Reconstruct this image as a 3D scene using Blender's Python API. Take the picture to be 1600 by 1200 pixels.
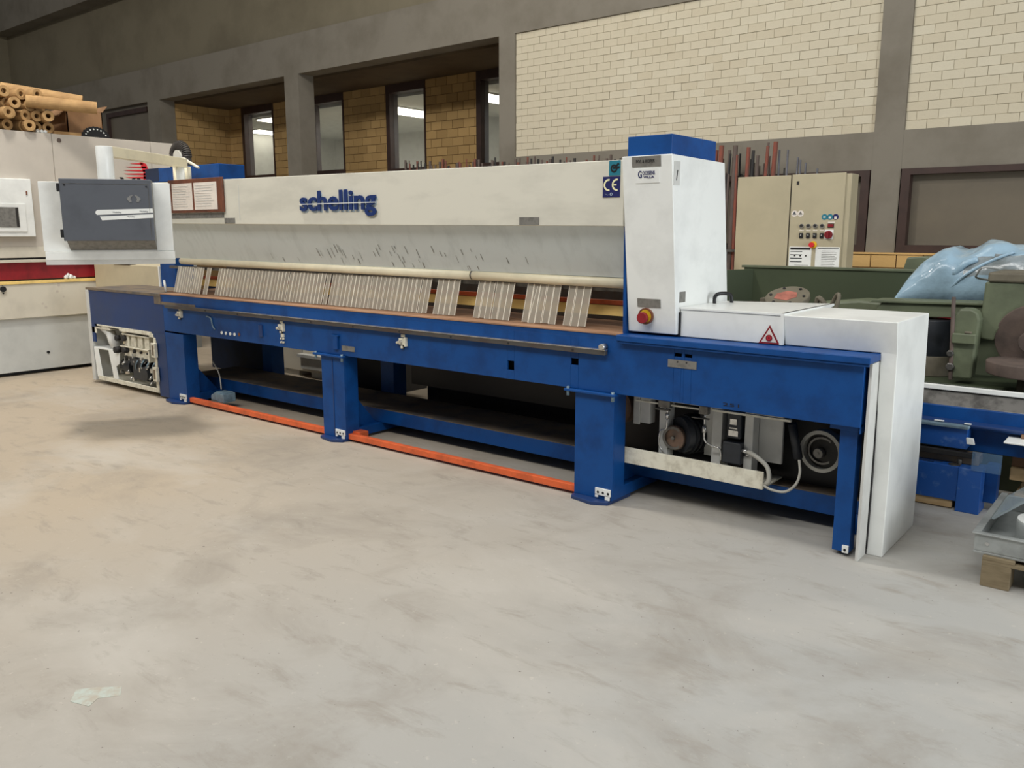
import bpy, bmesh, math, random
from mathutils import Vector, Matrix
random.seed(7)
R = math.radians
for o in list(bpy.data.objects): bpy.data.objects.remove(o)
S = bpy.context.scene
col = S.collection

# ------------------------------------------------------------------ camera
cam_d = bpy.data.cameras.new('camera'); cam = bpy.data.objects.new('camera', cam_d); col.objects.link(cam)
YAW, PIT, FPX = -0.678142, 0.181040, 1308.38
fw = Vector((math.sin(YAW)*math.cos(PIT), math.cos(YAW)*math.cos(PIT), -math.sin(PIT)))
rt = Vector((math.cos(YAW), -math.sin(YAW), 0)); up = rt.cross(fw)
cam.matrix_world = Matrix(((rt.x, up.x, -fw.x, 0), (rt.y, up.y, -fw.y, 0), (rt.z, up.z, -fw.z, 1.5), (0, 0, 0, 1)))
cam_d.sensor_width = 36; cam_d.lens = FPX/1600*36; cam_d.clip_end = 200; cam_d.clip_start = .05
S.camera = cam
# ------------------------------------------------------------------ light
w = bpy.data.worlds.new('world'); S.world = w; w.use_nodes = True
w.node_tree.nodes['Background'].inputs[0].default_value = (.98, .99, 1.0, 1)
w.node_tree.nodes['Background'].inputs[1].default_value = .19
def area(name, loc, target, sx, sy, power, color):
    l = bpy.data.lights.new(name, 'AREA'); l.shape = 'RECTANGLE'; l.size = sx; l.size_y = sy
    l.energy = power; l.color = color
    o = bpy.data.objects.new(name, l); o.location = loc; col.objects.link(o)
    d = Vector(target)-Vector(loc); o.rotation_euler = d.to_track_quat('-Z', 'Y').to_euler(); return o
area('gate_daylight', (6.5, 3.6, 2.6), (-2, 4.0, 1.0), 5, 4, 720, (.93, .97, 1))            # the hall's open gate on the right
area('skylight_front', (-6, -4, 9.6), (-9, 10, 3), 16, .6, 1350, (1, .98, .94))              # roof light strip over the front bay
area('skylight_left', (-6.9, 2.8, 8.0), (-6.7, 2.8, 0), 0.85, 0.85, 520, (1, .95, .88))        # single roof dome above the saw
area('skylight_right', (-.5, -.8, 8.5), (-.8, 0, 0), 7, 3, 360, (.99, .99, 1))              # roof lights over the gate bay
area('fill_rear', (-6.5, 7.0, 8.0), (-6.5, 6.8, 0), 8, 1.0, 150, (1, .97, .91))            # unseen roof strip added to brighten the cabinet and rear bay
S.view_settings.view_transform = 'Standard'; S.view_settings.look = 'None'
S.view_settings.exposure = -0.57; S.view_settings.gamma = 1.0; S.view_settings.use_curve_mapping = False

# ------------------------------------------------------------------ materials
def lin(c):
    return tuple(((v/255)/12.92 if v/255 <= .04045 else ((v/255+.055)/1.055)**2.4) for v in c)+(1,)
def mat(name, c, rough=.5, metal=0, var=.0, scale=6, c2=None, amt=.5, bump=0, bscale=60, stretch=(1, 1, 1), spec=.5, lo=.45, hi=.65):
    m = bpy.data.materials.new(name); m.use_nodes = True; nt = m.node_tree; n = nt.nodes; L = nt.links.new
    b = n['Principled BSDF']; b.inputs['Roughness'].default_value = rough; b.inputs['Metallic'].default_value = metal
    b.inputs['Specular IOR Level'].default_value = spec; b.inputs['Base Color'].default_value = lin(c)
    tc = n.new('ShaderNodeTexCoord'); mp = n.new('ShaderNodeMapping'); mp.inputs['Scale'].default_value = stretch
    L(tc.outputs['Object'], mp.inputs[0])
    src = None
    if c2 or var:
        nz = n.new('ShaderNodeTexNoise'); nz.inputs['Scale'].default_value = scale; nz.inputs['Detail'].default_value = 6
        nz.inputs['Roughness'].default_value = .62; L(mp.outputs[0], nz.inputs['Vector'])
        r = n.new('ShaderNodeMapRange'); r.inputs[1].default_value = lo; r.inputs[2].default_value = hi; L(nz.outputs[0], r.inputs[0])
        r.inputs[4].default_value = amt if c2 else 1
        mx = n.new('ShaderNodeMix'); mx.data_type = 'RGBA'; L(r.outputs[0], mx.inputs[0])
        mx.inputs[6].default_value = lin(c)
        mx.inputs[7].default_value = lin(c2) if c2 else lin(tuple(min(255, v*(1-var)) for v in c))
        L(mx.outputs[2], b.inputs['Base Color'])
    if bump:
        nb = n.new('ShaderNodeTexNoise'); nb.inputs['Scale'].default_value = bscale; nb.inputs['Detail'].default_value = 4; L(mp.outputs[0], nb.inputs['Vector'])
        bu = n.new('ShaderNodeBump'); bu.inputs['Strength'].default_value = bump; bu.inputs['Distance'].default_value = .01
        L(nb.outputs[0], bu.inputs['Height']); L(bu.outputs[0], b.inputs['Normal'])
    return m
def emit(name, c, s):
    m = bpy.data.materials.new(name); m.use_nodes = True; b = m.node_tree.nodes['Principled BSDF']
    b.inputs['Base Color'].default_value = lin(c); b.inputs['Emission Color'].default_value = lin(c); b.inputs['Emission Strength'].default_value = s; return m
def clear(name, c, keep, rough=.1):
    m = bpy.data.materials.new(name); m.use_nodes = True; n = m.node_tree.nodes; L = m.node_tree.links.new
    b = n['Principled BSDF']; b.inputs['Base Color'].default_value = lin(c); b.inputs['Roughness'].default_value = rough
    t = n.new('ShaderNodeBsdfTransparent'); x = n.new('ShaderNodeMixShader'); x.inputs[0].default_value = keep
    L(t.outputs[0], x.inputs[1]); L(b.outputs[0], x.inputs[2]); L(x.outputs[0], n['Material Output'].inputs[0]); return m
M = dict(
 white=mat('white paint', (238, 240, 236), .33, var=.05, scale=4),
 cream=mat('cream beam paint', (216, 213, 199), .42, var=.07, scale=1.5, stretch=(1, 1, 3)),
 greypanel=mat('grey panel', (212, 220, 219), .5, c2=(180, 188, 186), scale=2.2, amt=.55, stretch=(4, 4, .8), lo=.5, hi=.75),
 tube=mat('cream roller', (236, 226, 196), .35, var=.06, scale=5),
 blue=mat('blue paint', (12, 72, 138), .45, c2=(10, 58, 116), scale=5, amt=.9, spec=.3),
 bluedustshade=mat('blue paint dusty shaded', (22, 54, 106), .45, c2=(44, 58, 90), scale=3, amt=.5, bump=.05),  # dusty blue, darkened and greyed for the weaker light at the left end
 bluescr=mat('blue paint scratched', (30, 86, 165), .4, c2=(120, 150, 190), scale=14, amt=.6, lo=.55, hi=.72),
 dust=mat('dusty steel top', (120, 106, 88), .8, c2=(78, 78, 80), scale=5, amt=.8, bump=.1),
 board=mat('table board', (168, 128, 98), .75, c2=(120, 88, 66), scale=8, amt=.7, stretch=(.4, 3, 1)),
 steel=mat('worn steel', (120, 118, 114), .42, .7, var=.3, scale=12),
 rail=mat('dull dark rail', (92, 90, 88), .5, .5, c2=(88, 66, 56), scale=6, amt=.6),
 chrome=mat('bright steel', (215, 215, 212), .25, .85, var=.2, scale=20),
 orange=mat('orange paint', (226, 104, 56), .45, var=.15, scale=8),
 black=mat('black', (20, 21, 24), .5, var=.2),
 dark=mat('dark grime', (34, 33, 33), .75, c2=(52, 48, 44), scale=6, amt=.7),
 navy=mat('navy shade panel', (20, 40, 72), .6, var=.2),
 charcoal=mat('charcoal door paint', (88, 92, 99), .45, var=.08, scale=5),
 offwhite=mat('light grey paint', (205, 205, 200), .45, var=.06),
 bracket=mat('cream bracket paint', (226, 222, 204), .45, c2=(176, 168, 148), scale=18, amt=.6),
 beige=mat('beige cabinet', (200, 188, 158), .5, var=.05, scale=2),
 sandbeige=mat('sander beige', (198, 190, 178), .5, var=.05, scale=1.5),
 sandcream=mat('sander cream', (214, 208, 192), .5, var=.06, scale=3),
 sandgrey=mat('sander grey white', (196, 198, 194), .5, var=.08, scale=2),
 red=mat('dark red', (142, 26, 36), .45, var=.2),
 brightred=mat('bright red', (214, 44, 52), .4, var=.05),
 yellow=mat('yellow strip', (248, 214, 132), .6, var=.1),
 signyellow=mat('sign yellow', (226, 186, 40), .5, var=.05),
 brown=mat('brown frame', (116, 66, 44), .5, var=.2, scale=10),
 rustred=mat('faded red rust', (176, 108, 92), .8, var=.2, scale=10),
 turq=mat('pale turquoise paint', (184, 192, 182), .6, c2=(176, 168, 152), scale=22, amt=1, lo=.4, hi=.6),
 paper=mat('paper', (228, 219, 208), .8, var=.03, scale=10),
 paleyellow=mat('pale yellow', (240, 236, 190), .5, var=.02),
 tag=mat('grey metal tag', (136, 134, 128), .45, .3, var=.15, scale=30),
 logoblue=mat('lettering blue', (16, 46, 104), .5, var=.03),
 palelogo=mat('lettering pale blue', (172, 190, 204), .6, var=.03),  # for the letters' painted drop shadow and the CE sign's mark
 navysign=mat('sign navy', (26, 32, 92), .45, var=.03),
 teal=mat('sign teal', (36, 124, 144), .45, var=.05),
 rust=mat('rusty steel', (132, 72, 56), .85, c2=(86, 66, 60), scale=10, amt=.8),
 greyrod=mat('grey steel rod', (104, 104, 110), .6, .3, var=.2, scale=10),
 cardboard=mat('cardboard', (146, 110, 76), .85, var=.12, scale=5),
 tubecard=mat('cardboard tube', (178, 142, 94), .8, c2=(142, 108, 68), scale=7, amt=.6),
 green=mat('machine green', (104, 112, 88), .55, c2=(78, 84, 66), scale=3, amt=.7, bump=.05),
 darkgreen=mat('tank dark green', (64, 74, 52), .55, c2=(48, 54, 40), scale=1.2, amt=.6),
 castgrey=mat('cast iron grey', (108, 102, 86), .7, c2=(80, 74, 62), scale=6, amt=.7),
 castbrown=mat('rusty cast iron', (98, 84, 76), .75, c2=(66, 58, 54), scale=5, amt=.7, bump=.1),
 wrap=mat('blue plastic wrap', (150, 178, 196), .2, c2=(116, 138, 150), scale=2.4, amt=.9, bump=.8, bscale=9),
 concrete=mat('wall concrete', (128, 122, 110), .9, c2=(108, 101, 88), scale=1.1, amt=.7, bump=.15, bscale=20),
 concretedark=mat('upper plaster', (124, 116, 96), .9, c2=(104, 96, 78), scale=.7, amt=.7, bump=.15, bscale=16),
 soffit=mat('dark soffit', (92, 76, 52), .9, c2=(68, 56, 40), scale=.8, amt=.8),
 mortar=mat('pale mortar', (190, 181, 156), .95, var=.1, scale=4),
 ymortar=mat('brown mortar', (138, 110, 72), .95, var=.1),
 frame=mat('dark brown window frame', (62, 44, 38), .5, var=.15),
 office=mat('office wall', (200, 200, 192), .9, var=.04),
 dullpane=mat('dusty pane', (112, 104, 90), .35, c2=(96, 90, 80), scale=1.2, amt=.6),
 wood=mat('pallet wood', (132, 118, 92), .8, c2=(104, 90, 66), scale=6, amt=.7, stretch=(1, 6, 6)),
 palewood=mat('pale timber', (206, 178, 134), .75, c2=(176, 142, 98), scale=5, amt=.6, stretch=(1, 6, 6)),
 ply=mat('brown plywood', (140, 106, 80), .75, var=.15, scale=4, stretch=(1, 5, 5)),
 rubber=mat('dark rubber', (52, 50, 46), .7, var=.2),
 motor=mat('motor black', (38, 42, 48), .45, var=.25, scale=12),
 pulley=mat('rusty pulley', (128, 104, 88), .5, .35, c2=(98, 88, 80), scale=14, amt=.7),
 cable=mat('grey cable', (176, 174, 164), .5, var=.08),
 greyblue=mat('pedal grey blue', (120, 144, 158), .5, var=.2, scale=16),
 galv=mat('galvanised tray', (170, 174, 172), .4, .4, var=.15, scale=8),
 coilm=mat('coil hose', (70, 64, 58), .6, var=.2, scale=20),
 acrylic=clear('acrylic strip', (196, 188, 172), .46),
 acrylicedge=clear('acrylic edge', (248, 242, 226), .92, .3),
 glass=clear('window glass', (150, 155, 155), .16, .04),
 plex=clear('clear guard', (110, 150, 190), .25, .05),
 filmclear=clear('clear film', (190, 205, 210), .35, .15),
 lamp=emit('office lamp', (255, 250, 235), 8),
)
# brick materials: colour differs a little from brick to brick
def brickmat(name, cols, rough=.9):
    m = mat(name, cols[0], rough, bump=.35, bscale=35); n = m.node_tree.nodes; L = m.node_tree.links.new
    oi = n.new('ShaderNodeObjectInfo'); r = n.new('ShaderNodeValToRGB'); r.color_ramp.interpolation = 'LINEAR'
    r.color_ramp.elements[0].color = lin(cols[0]); r.color_ramp.elements[1].color = lin(cols[1])
    L(oi.outputs['Random'], r.inputs[0]); L(r.outputs[0], n['Principled BSDF'].inputs['Base Color']); return m
M['brick'] = brickmat('pale painted brick', ((206, 198, 176), (198, 188, 164)))
M['ybrick'] = brickmat('yellow brick', ((182, 150, 98), (162, 132, 84)))
M['lbrick'] = brickmat('light yellow block', ((226, 188, 126), (206, 166, 104)))
# floor
def floor_mat():
    m = bpy.data.materials.new('worn concrete floor'); m.use_nodes = True; nt = m.node_tree; n = nt.nodes; L = nt.links.new
    b = n['Principled BSDF']; b.inputs['Roughness'].default_value = .72; b.inputs['Specular IOR Level'].default_value = .35
    tc = n.new('ShaderNodeTexCoord')
    def noise(s, d=8, r=.6, dist=0, st=(1, 1, 1)):
        mp = n.new('ShaderNodeMapping'); mp.inputs['Scale'].default_value = st; L(tc.outputs['Object'], mp.inputs[0])
        z = n.new('ShaderNodeTexNoise'); z.inputs['Scale'].default_value = s; z.inputs['Detail'].default_value = d; z.inputs['Roughness'].default_value = r
        z.inputs['Distortion'].default_value = dist; L(mp.outputs[0], z.inputs['Vector']); return z.outputs[0]
    def rng(x, a, b_, c=0, d=1):
        r = n.new('ShaderNodeMapRange'); r.inputs[1].default_value = a; r.inputs[2].default_value = b_; r.inputs[3].default_value = c; r.inputs[4].default_value = d; L(x, r.inputs[0]); return r.outputs[0]
    def mix(f, A, B):
        x = n.new('ShaderNodeMix'); x.data_type = 'RGBA'; L(f, x.inputs[0])
        for i, v in ((6, A), (7, B)):
            if isinstance(v, tuple): x.inputs[i].default_value = lin(v)
            else: L(v, x.inputs[i])
        return x.outputs[2]
    sx = n.new('ShaderNodeSeparateXYZ'); L(tc.outputs['Object'], sx.inputs[0])
    # browner concrete towards the far left; greyer near the gate
    add = n.new('ShaderNodeMath'); add.operation = 'ADD'; L(sx.outputs[0], add.inputs[0])
    nn = n.new('ShaderNodeMath'); nn.operation = 'MULTIPLY'; nn.inputs[1].default_value = 3.0; L(noise(.5), nn.inputs[0]); L(nn.outputs[0], add.inputs[1])
    base = mix(rng(add.outputs[0], -3.5, 0.6), (176, 162, 142), (170, 169, 164))
    c = mix(rng(noise(1.3, 9, .65, .6), .48, .70, 0, .6), base, (140, 132, 120))
    c = mix(rng(noise(.8, 9, .6, .3, (1, 1.6, 1)), .50, .7, 0, .55), c, (192, 187, 177))
    c = mix(rng(noise(5, 8, .7, .4, (.6, 1.6, 1)), .54, .72, 0, .6), c, (140, 132, 120))
    c = mix(rng(noise(28, 5, .7), .62, .72, 0, .38), c, (210, 204, 190))
    c = mix(rng(noise(45, 3, .6), .69, .74, 0, .8), c, (96, 90, 82))
    L(c, b.inputs['Base Color'])
    bu = n.new('ShaderNodeBump'); bu.inputs['Strength'].default_value = .25; bu.inputs['Distance'].default_value = .006; L(noise(14, 8, .7), bu.inputs['Height']); L(bu.outputs[0], b.inputs['Normal'])
    return m
M['floor'] = floor_mat()

# ------------------------------------------------------------------ helpers
def link(o, parent=None):
    col.objects.link(o)
    if parent: o.parent = parent
    return o
def thing(name, label, cat, loc=(0, 0, 0), rz=0, group=None):
    o = bpy.data.objects.new(name, None); link(o); o.location = loc; o.rotation_euler = (0, 0, rz); o.empty_display_size = .1
    o['label'] = label; o['category'] = cat
    if group: o['group'] = group
    return o
def tag(o, label, cat, group=None):
    o['label'] = label; o['category'] = cat
    if group: o['group'] = group
    return o
def B(bm, x0, x1, y0, y1, z0, z1, mi=0):
    v = [bm.verts.new(p) for p in ((x0, y0, z0), (x1, y0, z0), (x1, y1, z0), (x0, y1, z0), (x0, y0, z1), (x1, y0, z1), (x1, y1, z1), (x0, y1, z1))]
    for f in ((0, 3, 2, 1), (4, 5, 6, 7), (0, 1, 5, 4), (1, 2, 6, 5), (2, 3, 7, 6), (3, 0, 4, 7)):
        bm.faces.new([v[i] for i in f]).material_index = mi
def PR(bm, poly, axis, a0, a1, mi=0):
    "prism: poly is 2-D in the plane across axis ('x': (y,z), 'y': (x,z), 'z': (x,y))"
    def P(p, a): return (a, p[0], p[1]) if axis == 'x' else ((p[0], a, p[1]) if axis == 'y' else (p[0], p[1], a))
    A = [bm.verts.new(P(p, a0)) for p in poly]; C = [bm.verts.new(P(p, a1)) for p in poly]
    k = len(poly); fs = [bm.faces.new(A), bm.faces.new(C[::-1])]
    for i in range(k): fs.append(bm.faces.new((A[i], C[i], C[(i+1) % k], A[(i+1) % k])))
    for f in fs: f.material_index = mi
    bmesh.ops.recalc_face_normals(bm, faces=fs)
def CY(bm, p0, p1, r0, r1=None, n=24, caps=True, mi=0):
    p0 = Vector(p0); p1 = Vector(p1); r1 = r0 if r1 is None else r1
    q = (p1-p0).to_track_quat('Z', 'Y'); rings = []
    for p, r in ((p0, r0), (p1, r1)):
        rings.append([bm.verts.new(p+q @ Vector((r*math.cos(2*math.pi*i/n), r*math.sin(2*math.pi*i/n), 0))) for i in range(n)])
    for i in range(n):
        f = bm.faces.new((rings[0][i], rings[0][(i+1) % n], rings[1][(i+1) % n], rings[1][i])); f.smooth = True; f.material_index = mi
    if caps:
        bm.faces.new(rings[0][::-1]).material_index = mi; bm.faces.new(rings[1]).material_index = mi
def RING(bm, p0, p1, ro, ri, n=32):
    "annulus (wheel rim, tube wall) between p0 and p1"
    p0 = Vector(p0); p1 = Vector(p1); q = (p1-p0).to_track_quat('Z', 'Y'); rr = []
    for p, r in ((p0, ro), (p1, ro), (p1, ri), (p0, ri)):
        rr.append([bm.verts.new(p+q @ Vector((r*math.cos(2*math.pi*i/n), r*math.sin(2*math.pi*i/n), 0))) for i in range(n)])
    for k in range(4):
        for i in range(n): bm.faces.new((rr[k][i], rr[k][(i+1) % n], rr[(k+1) % 4][(i+1) % n], rr[(k+1) % 4][i]))
def TU(bm, pts, r, n=8, sm=4):
    "round tube through smoothed points"
    P = [Vector(p) for p in pts]
    if len(P) > 2 and sm > 1:
        Q = []
        for i in range(len(P)-1):
            a = P[max(i-1, 0)]; b = P[i]; c = P[i+1]; d = P[min(i+2, len(P)-1)]
            for k in range(sm):
                t = k/sm; Q.append(.5*((2*b)+(c-a)*t+(2*a-5*b+4*c-d)*t*t+(3*b-a-3*c+d)*t**3))
        Q.append(P[-1]); P = Q
    rings = []
    for i, p in enumerate(P):
        t = (P[min(i+1, len(P)-1)]-P[max(i-1, 0)]).normalized(); q = t.to_track_quat('Z', 'Y')
        rings.append([bm.verts.new(p+q @ Vector((r*math.cos(2*math.pi*j/n), r*math.sin(2*math.pi*j/n), 0))) for j in range(n)])
    for a, b in zip(rings, rings[1:]):
        # match ring starts to avoid twisting
        k = min(range(n), key=lambda s: sum((a[j].co-b[(j+s) % n].co).length for j in range(0, n, 2)))
        b[:] = b[k:]+b[:k]
        for j in range(n):
            f = bm.faces.new((a[j], a[(j+1) % n], b[(j+1) % n], b[j])); f.smooth = True
    bm.faces.new(rings[0][::-1]); bm.faces.new(rings[-1])
def obj(name, fn, m, parent=None, bev=0, loc=None):
    bm = bmesh.new()
    if callable(fn): fn(bm)
    else:
        for a in fn: B(bm, *a)
    bmesh.ops.recalc_face_normals(bm, faces=bm.faces)
    me = bpy.data.meshes.new(name); bm.to_mesh(me); bm.free()
    for x in (m if isinstance(m, (list, tuple)) else [m]): me.materials.append(M[x])
    o = bpy.data.objects.new(name, me); link(o, parent)
    if loc: o.location = loc
    if bev:
        b = o.modifiers.new('bevel', 'BEVEL'); b.width = bev; b.segments = 2; b.limit_method = 'ANGLE'
    return o
def struct(name, fn, m, parent=None, bev=0):
    o = obj(name, fn, m, parent, bev)
    if not parent: o['kind'] = 'structure'
    return o
FONT = None
def text(name, body, h, m, parent, origin, xdir=(1, 0, 0), updir=(0, 0, 1), extr=.001, bold=0, width=None, shear=0):
    "flat lettering: h cap height, origin bottom left"
    c = bpy.data.curves.new(name, 'FONT'); c.body = body; c.size = h/.70; c.extrude = extr; c.offset = bold*h; c.resolution_u = 3; c.shear = shear
    t = bpy.data.objects.new(name, c); col.objects.link(t); bpy.context.view_layer.update()
    me = bpy.data.meshes.new_from_object(t.evaluated_get(bpy.context.evaluated_depsgraph_get()))
    col.objects.unlink(t); bpy.data.objects.remove(t)
    xs = [v.co.x for v in me.vertices]; k = 1
    if width and xs: k = width/(max(xs)-min(xs))
    x0 = min(xs) if xs else 0
    for v in me.vertices: v.co.x = (v.co.x-x0)*k
    me.materials.clear(); me.materials.append(M[m])
    o = bpy.data.objects.new(name, me); link(o, parent)
    X = Vector(xdir).normalized(); U = Vector(updir).normalized(); N = X.cross(U)
    o.matrix_local = Matrix(((X.x, U.x, N.x, origin[0]), (X.y, U.y, N.y, origin[1]), (X.z, U.z, N.z, origin[2]), (0, 0, 0, 1)))
    return o
def copies(src, spots, parent=None):
    for s in spots:
        c = src.copy(); link(c, parent or src.parent); c.location = s

# ================================================================== SETTING
struct('floor', lambda bm: B(bm, -34, 14, -14, 12.5, -.2, 0), 'floor')
WY = 10.0
def wall_frame(bm):
    B(bm, -27, 9, WY, WY+.35, 4.305, 5.0)                       # main tie beam
    B(bm, -8.0, 9, WY, WY+.35, 2.165, 2.575)                    # lower beam
    for x0, x1 in ((-23.55, -23.05), (-18.41, -17.9), (-13.46, -13.05), (-8.30, -8.0), (-2.91, -2.60), (2.55, 2.85), (8.0, 8.3)):
        B(bm, x0, x1, WY-.003, WY+.347, 0, 4.305)
    B(bm, -8.0, -2.91, WY, WY+.35, 0, 1.08); B(bm, -2.6, 2.55, WY, WY+.35, 0, 1.08)
wall = struct('wall_back', wall_frame, 'concrete')
struct('trim_1', [(-27, 9, WY+.12, WY+.35, 5.0, 6.66)], 'concretedark')
struct('trim_2', [(-27, 9, WY-.25, WY+.35, 6.66, 7.5)], 'concrete')
struct('trim_3', [(-27, -25.75, WY-.7, WY+.3, 0, 8)], 'concretedark')
# window infill walls of painted brick: right panels
def brick_panel(name, x0, x1, z0, z1, y, m, bw, bh, joint, mort, limit=300, from_right=False, axis='x', parent=None, back=.12, dep=.03):
    """mortar sheet with every brick standing proud of it; past the limit the rest are joined"""
    if axis == 'x': sh = lambda bm: B(bm, x0, x1, y+.004, y+back, z0, z1)
    else: sh = lambda bm: B(bm, y-back, y-.004, x0, x1, z0, z1)
    base = struct(name, sh, mort, parent)
    cells = []; rows = int(round((z1-z0)/bh)); hh = (z1-z0)/rows
    for r in range(rows):
        x = x0-(bw/2 if r % 2 else 0)
        while x < x1-.02:
            a = max(x, x0)+joint/2; b = min(x+bw, x1)-joint/2
            if b-a > .03: cells.append((a, b, z0+r*hh+joint/2, z0+(r+1)*hh-joint/2))
            x += bw
    cells.sort(key=lambda c: (-c[0] if from_right else c[0]))
    def one(bm, c, j):
        if axis == 'x': B(bm, c[0], c[1], y-dep*.25-j, y+.02, c[2], c[3])
        else: B(bm, y-.02, y+dep*.25+j, c[0], c[1], c[2], c[3])
    cache = {}
    for c in cells[:limit]:
        k = round(c[1]-c[0], 3); j = random.choice((0, .002, .004, .006))
        key = (k, j)
        if key not in cache:
            bm = bmesh.new(); one(bm, (0, c[1]-c[0], 0, c[3]-c[2]), j); 
            for v in bm.verts:
                if axis == 'x': v.co.y -= y
                else: v.co.x -= y
            bmesh.ops.recalc_face_normals(bm, faces=bm.faces)
            me = bpy.data.meshes.new('brick'); bm.to_mesh(me); bm.free(); me.materials.append(M[m]); cache[key] = me
        o = bpy.data.objects.new('brick', cache[key]); link(o, base)
        o.location = (c[0], y, c[2]) if axis == 'x' else (y, c[0], c[2])
    if len(cells) > limit:
        def rest(bm):
            for c in cells[limit:]: one(bm, c, random.choice((0, .002, .004, .006)))
        o = obj('brick_courses', rest, m, base); o['kind'] = 'stuff'
    return base
brick_panel('wall_infill_left', -8.0, -2.91, 2.575, 4.305, WY+.03, 'brick', .215, .096, .005, 'mortar', from_right=True, dep=.006)
brick_panel('wall_infill_right', -2.6, 2.55, 2.575, 4.305, WY+.03, 'brick', .215, .096, .005, 'mortar', dep=.006)
# yellow block ledge under the windows
brick_panel('wall_ledge', -3.75, -1.2, .95, 1.245, 9.86, 'lbrick', .27, .147, .012, 'ymortar', back=.14)
struct('trim_4', [(-3.75, -1.2, 9.83, 10.0, 1.245, 1.262)], 'lbrick')
# inner yellow wall with tall windows, behind the open bays
IY = 11.7
wins = [(-17.38, -16.19), (-14.95, -13.82), (-12.55, -11.49), (-10.22, -9.1)]
piers = [(-17.9, -17.38), (-16.19, -14.95), (-13.82, -12.55), (-11.49, -10.22), (-9.1, -7.9)]
for i, (a, b) in enumerate(piers):
    brick_panel('wall_pier_%d' % (i+1), a, b, 2.25, 4.265, IY, 'ybrick', .27, .158, .010, 'ymortar', back=.22)
struct('wall_inner', [(-18.4, -7.6, IY+.01, IY+.22, 0, 2.25)], 'ymortar')
struct('trim_5', [(-27, -18.41, WY+.1, WY+.3, 0, 4.305)], 'dullpane')
brick_panel('wall_side_return', 10.35, IY, 2.25, 4.265, -17.9, 'ybrick', .27, .158, .010, 'ymortar', axis='y', back=.22)
struct('wall_side_base', [(-18.12, -17.91, WY+.35, IY, 0, 2.25)], 'ymortar')
struct('wall_stair', [(-7.88, -7.6, WY+.36, IY+.2, 0, 4.265)], 'ymortar')
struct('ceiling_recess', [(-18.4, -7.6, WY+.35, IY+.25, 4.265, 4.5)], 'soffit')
for i, (a, b) in enumerate(wins):
    z0, z1 = (2.64 if i > 1 else 2.7), 4.20
    wn = struct('window_%d' % (i+1), [(a, a+.1, IY-.03, IY+.2, z0+.05, z1-.09), (b-.03, b, IY-.03, IY+.2, z0+.05, z1-.09), (a, b, IY-.03, IY+.2, z1-.09, z1+.065), (a, b, IY-.03, IY+.2, 2.25, z0+.05)], 'frame')
    obj('pane', [(a+.1, b-.03, IY+.08, IY+.09, z0+.05, z1-.09)], 'glass', wn)
# office behind these windows
struct('wall_office', lambda bm: (B(bm, -19.6, -7.6, 16.2, 16.3, 1.5, 4.1), B(bm, -19.7, -19.6, 11.95, 16.3, 1.5, 4.1), B(bm, -12.9, -12.8, 13.6, 16.2, 1.5, 4.06), B(bm, -7.7, -7.6, 11.95, 16.2, 1.5, 4.1), B(bm, -19.6, -7.6, 11.95, 16.2, 1.5, 1.6)), 'office')
struct('ceiling_office', [(-19.6, -7.6, 11.93, 16.2, 4.06, 4.2)], 'office')
lp = [(-17.3, -16.7, 12.0, 12.6), (-19.5, -18.9, 13.2, 14.2), (-13.95, -13.25, 12.2, 14.7), (-11.25, -10.65, 12.1, 14.3)]
for k, (a, b, c, d) in enumerate(lp):
    t = thing('ceiling_light', ['upper of two ceiling lights seen through the leftmost tall window', 'lower of two ceiling lights seen through the leftmost tall window', 'bright office ceiling light seen through the tall window between two yellow brick piers', 'bright office ceiling light seen through the narrow window beside the concrete column'][k], 'light', ((a+b)/2, (c+d)/2, 4.0))
    obj('diffuser', [((a-b)/2+.02, (b-a)/2-.02, (c-d)/2+.02, (d-c)/2-.02, .002, .05)], 'lamp', t)
    obj('housing', [((a-b)/2, (b-a)/2, (c-d)/2, (d-c)/2, .03, .06)], 'offwhite', t)
for x_, y_ in ((-16.8, 13.6), (-13.2, 13.4), (-10.4, 13.4)):
    area('office_lamp_light', (x_, y_, 3.93), (x_, y_, 0), .8, 2.0, 60, (1, .98, .92))
# big dusty windows between the lower beam and the ledge
for i, (a, b) in enumerate(((-7.98, -2.92), (-2.585, 2.54))):
    wn = struct('window_%d' % (i+5), [(a, a+.09, WY-.02, WY+.3, 1.345, 2.10), (b-.09, b, WY-.02, WY+.3, 1.345, 2.10), (a, b, WY-.02, WY+.3, 2.10, 2.165), (a, b, WY-.02, WY+.3, 1.262, 1.345)], 'frame')
    obj('pane', [(a+.09, b-.09, WY+.1, WY+.12, 1.345, 2.10)], 'dullpane', wn)
struct('door_1', [(-20.42, -18.55, WY+.04, WY+.11, 4.12, 4.22), (-20.42, -20.33, WY+.04, WY+.11, 1.0, 4.12)], 'frame')

# ================================================================== THE PANEL SAW
saw = thing('panel_saw', 'long blue and white panel saw with clear strip curtain, filling the middle of the hall', 'saw', (-4.7, 4.1, 0))
def P(name, fn, m, parent=saw, bev=0):
    "part given in world coordinates"
    o = obj(name, fn, m, parent, bev)
    q = parent
    while q is not None:
        for v in o.data.vertices: v.co -= q.location
        q = q.parent
    return o
def PT(name, body, h, m, parent, origin, **k):
    off = Vector(origin); q = parent
    while q is not None: off -= q.location; q = q.parent
    return text(name, body, h, m, parent, off, **k)
FY = 3.82
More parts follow.
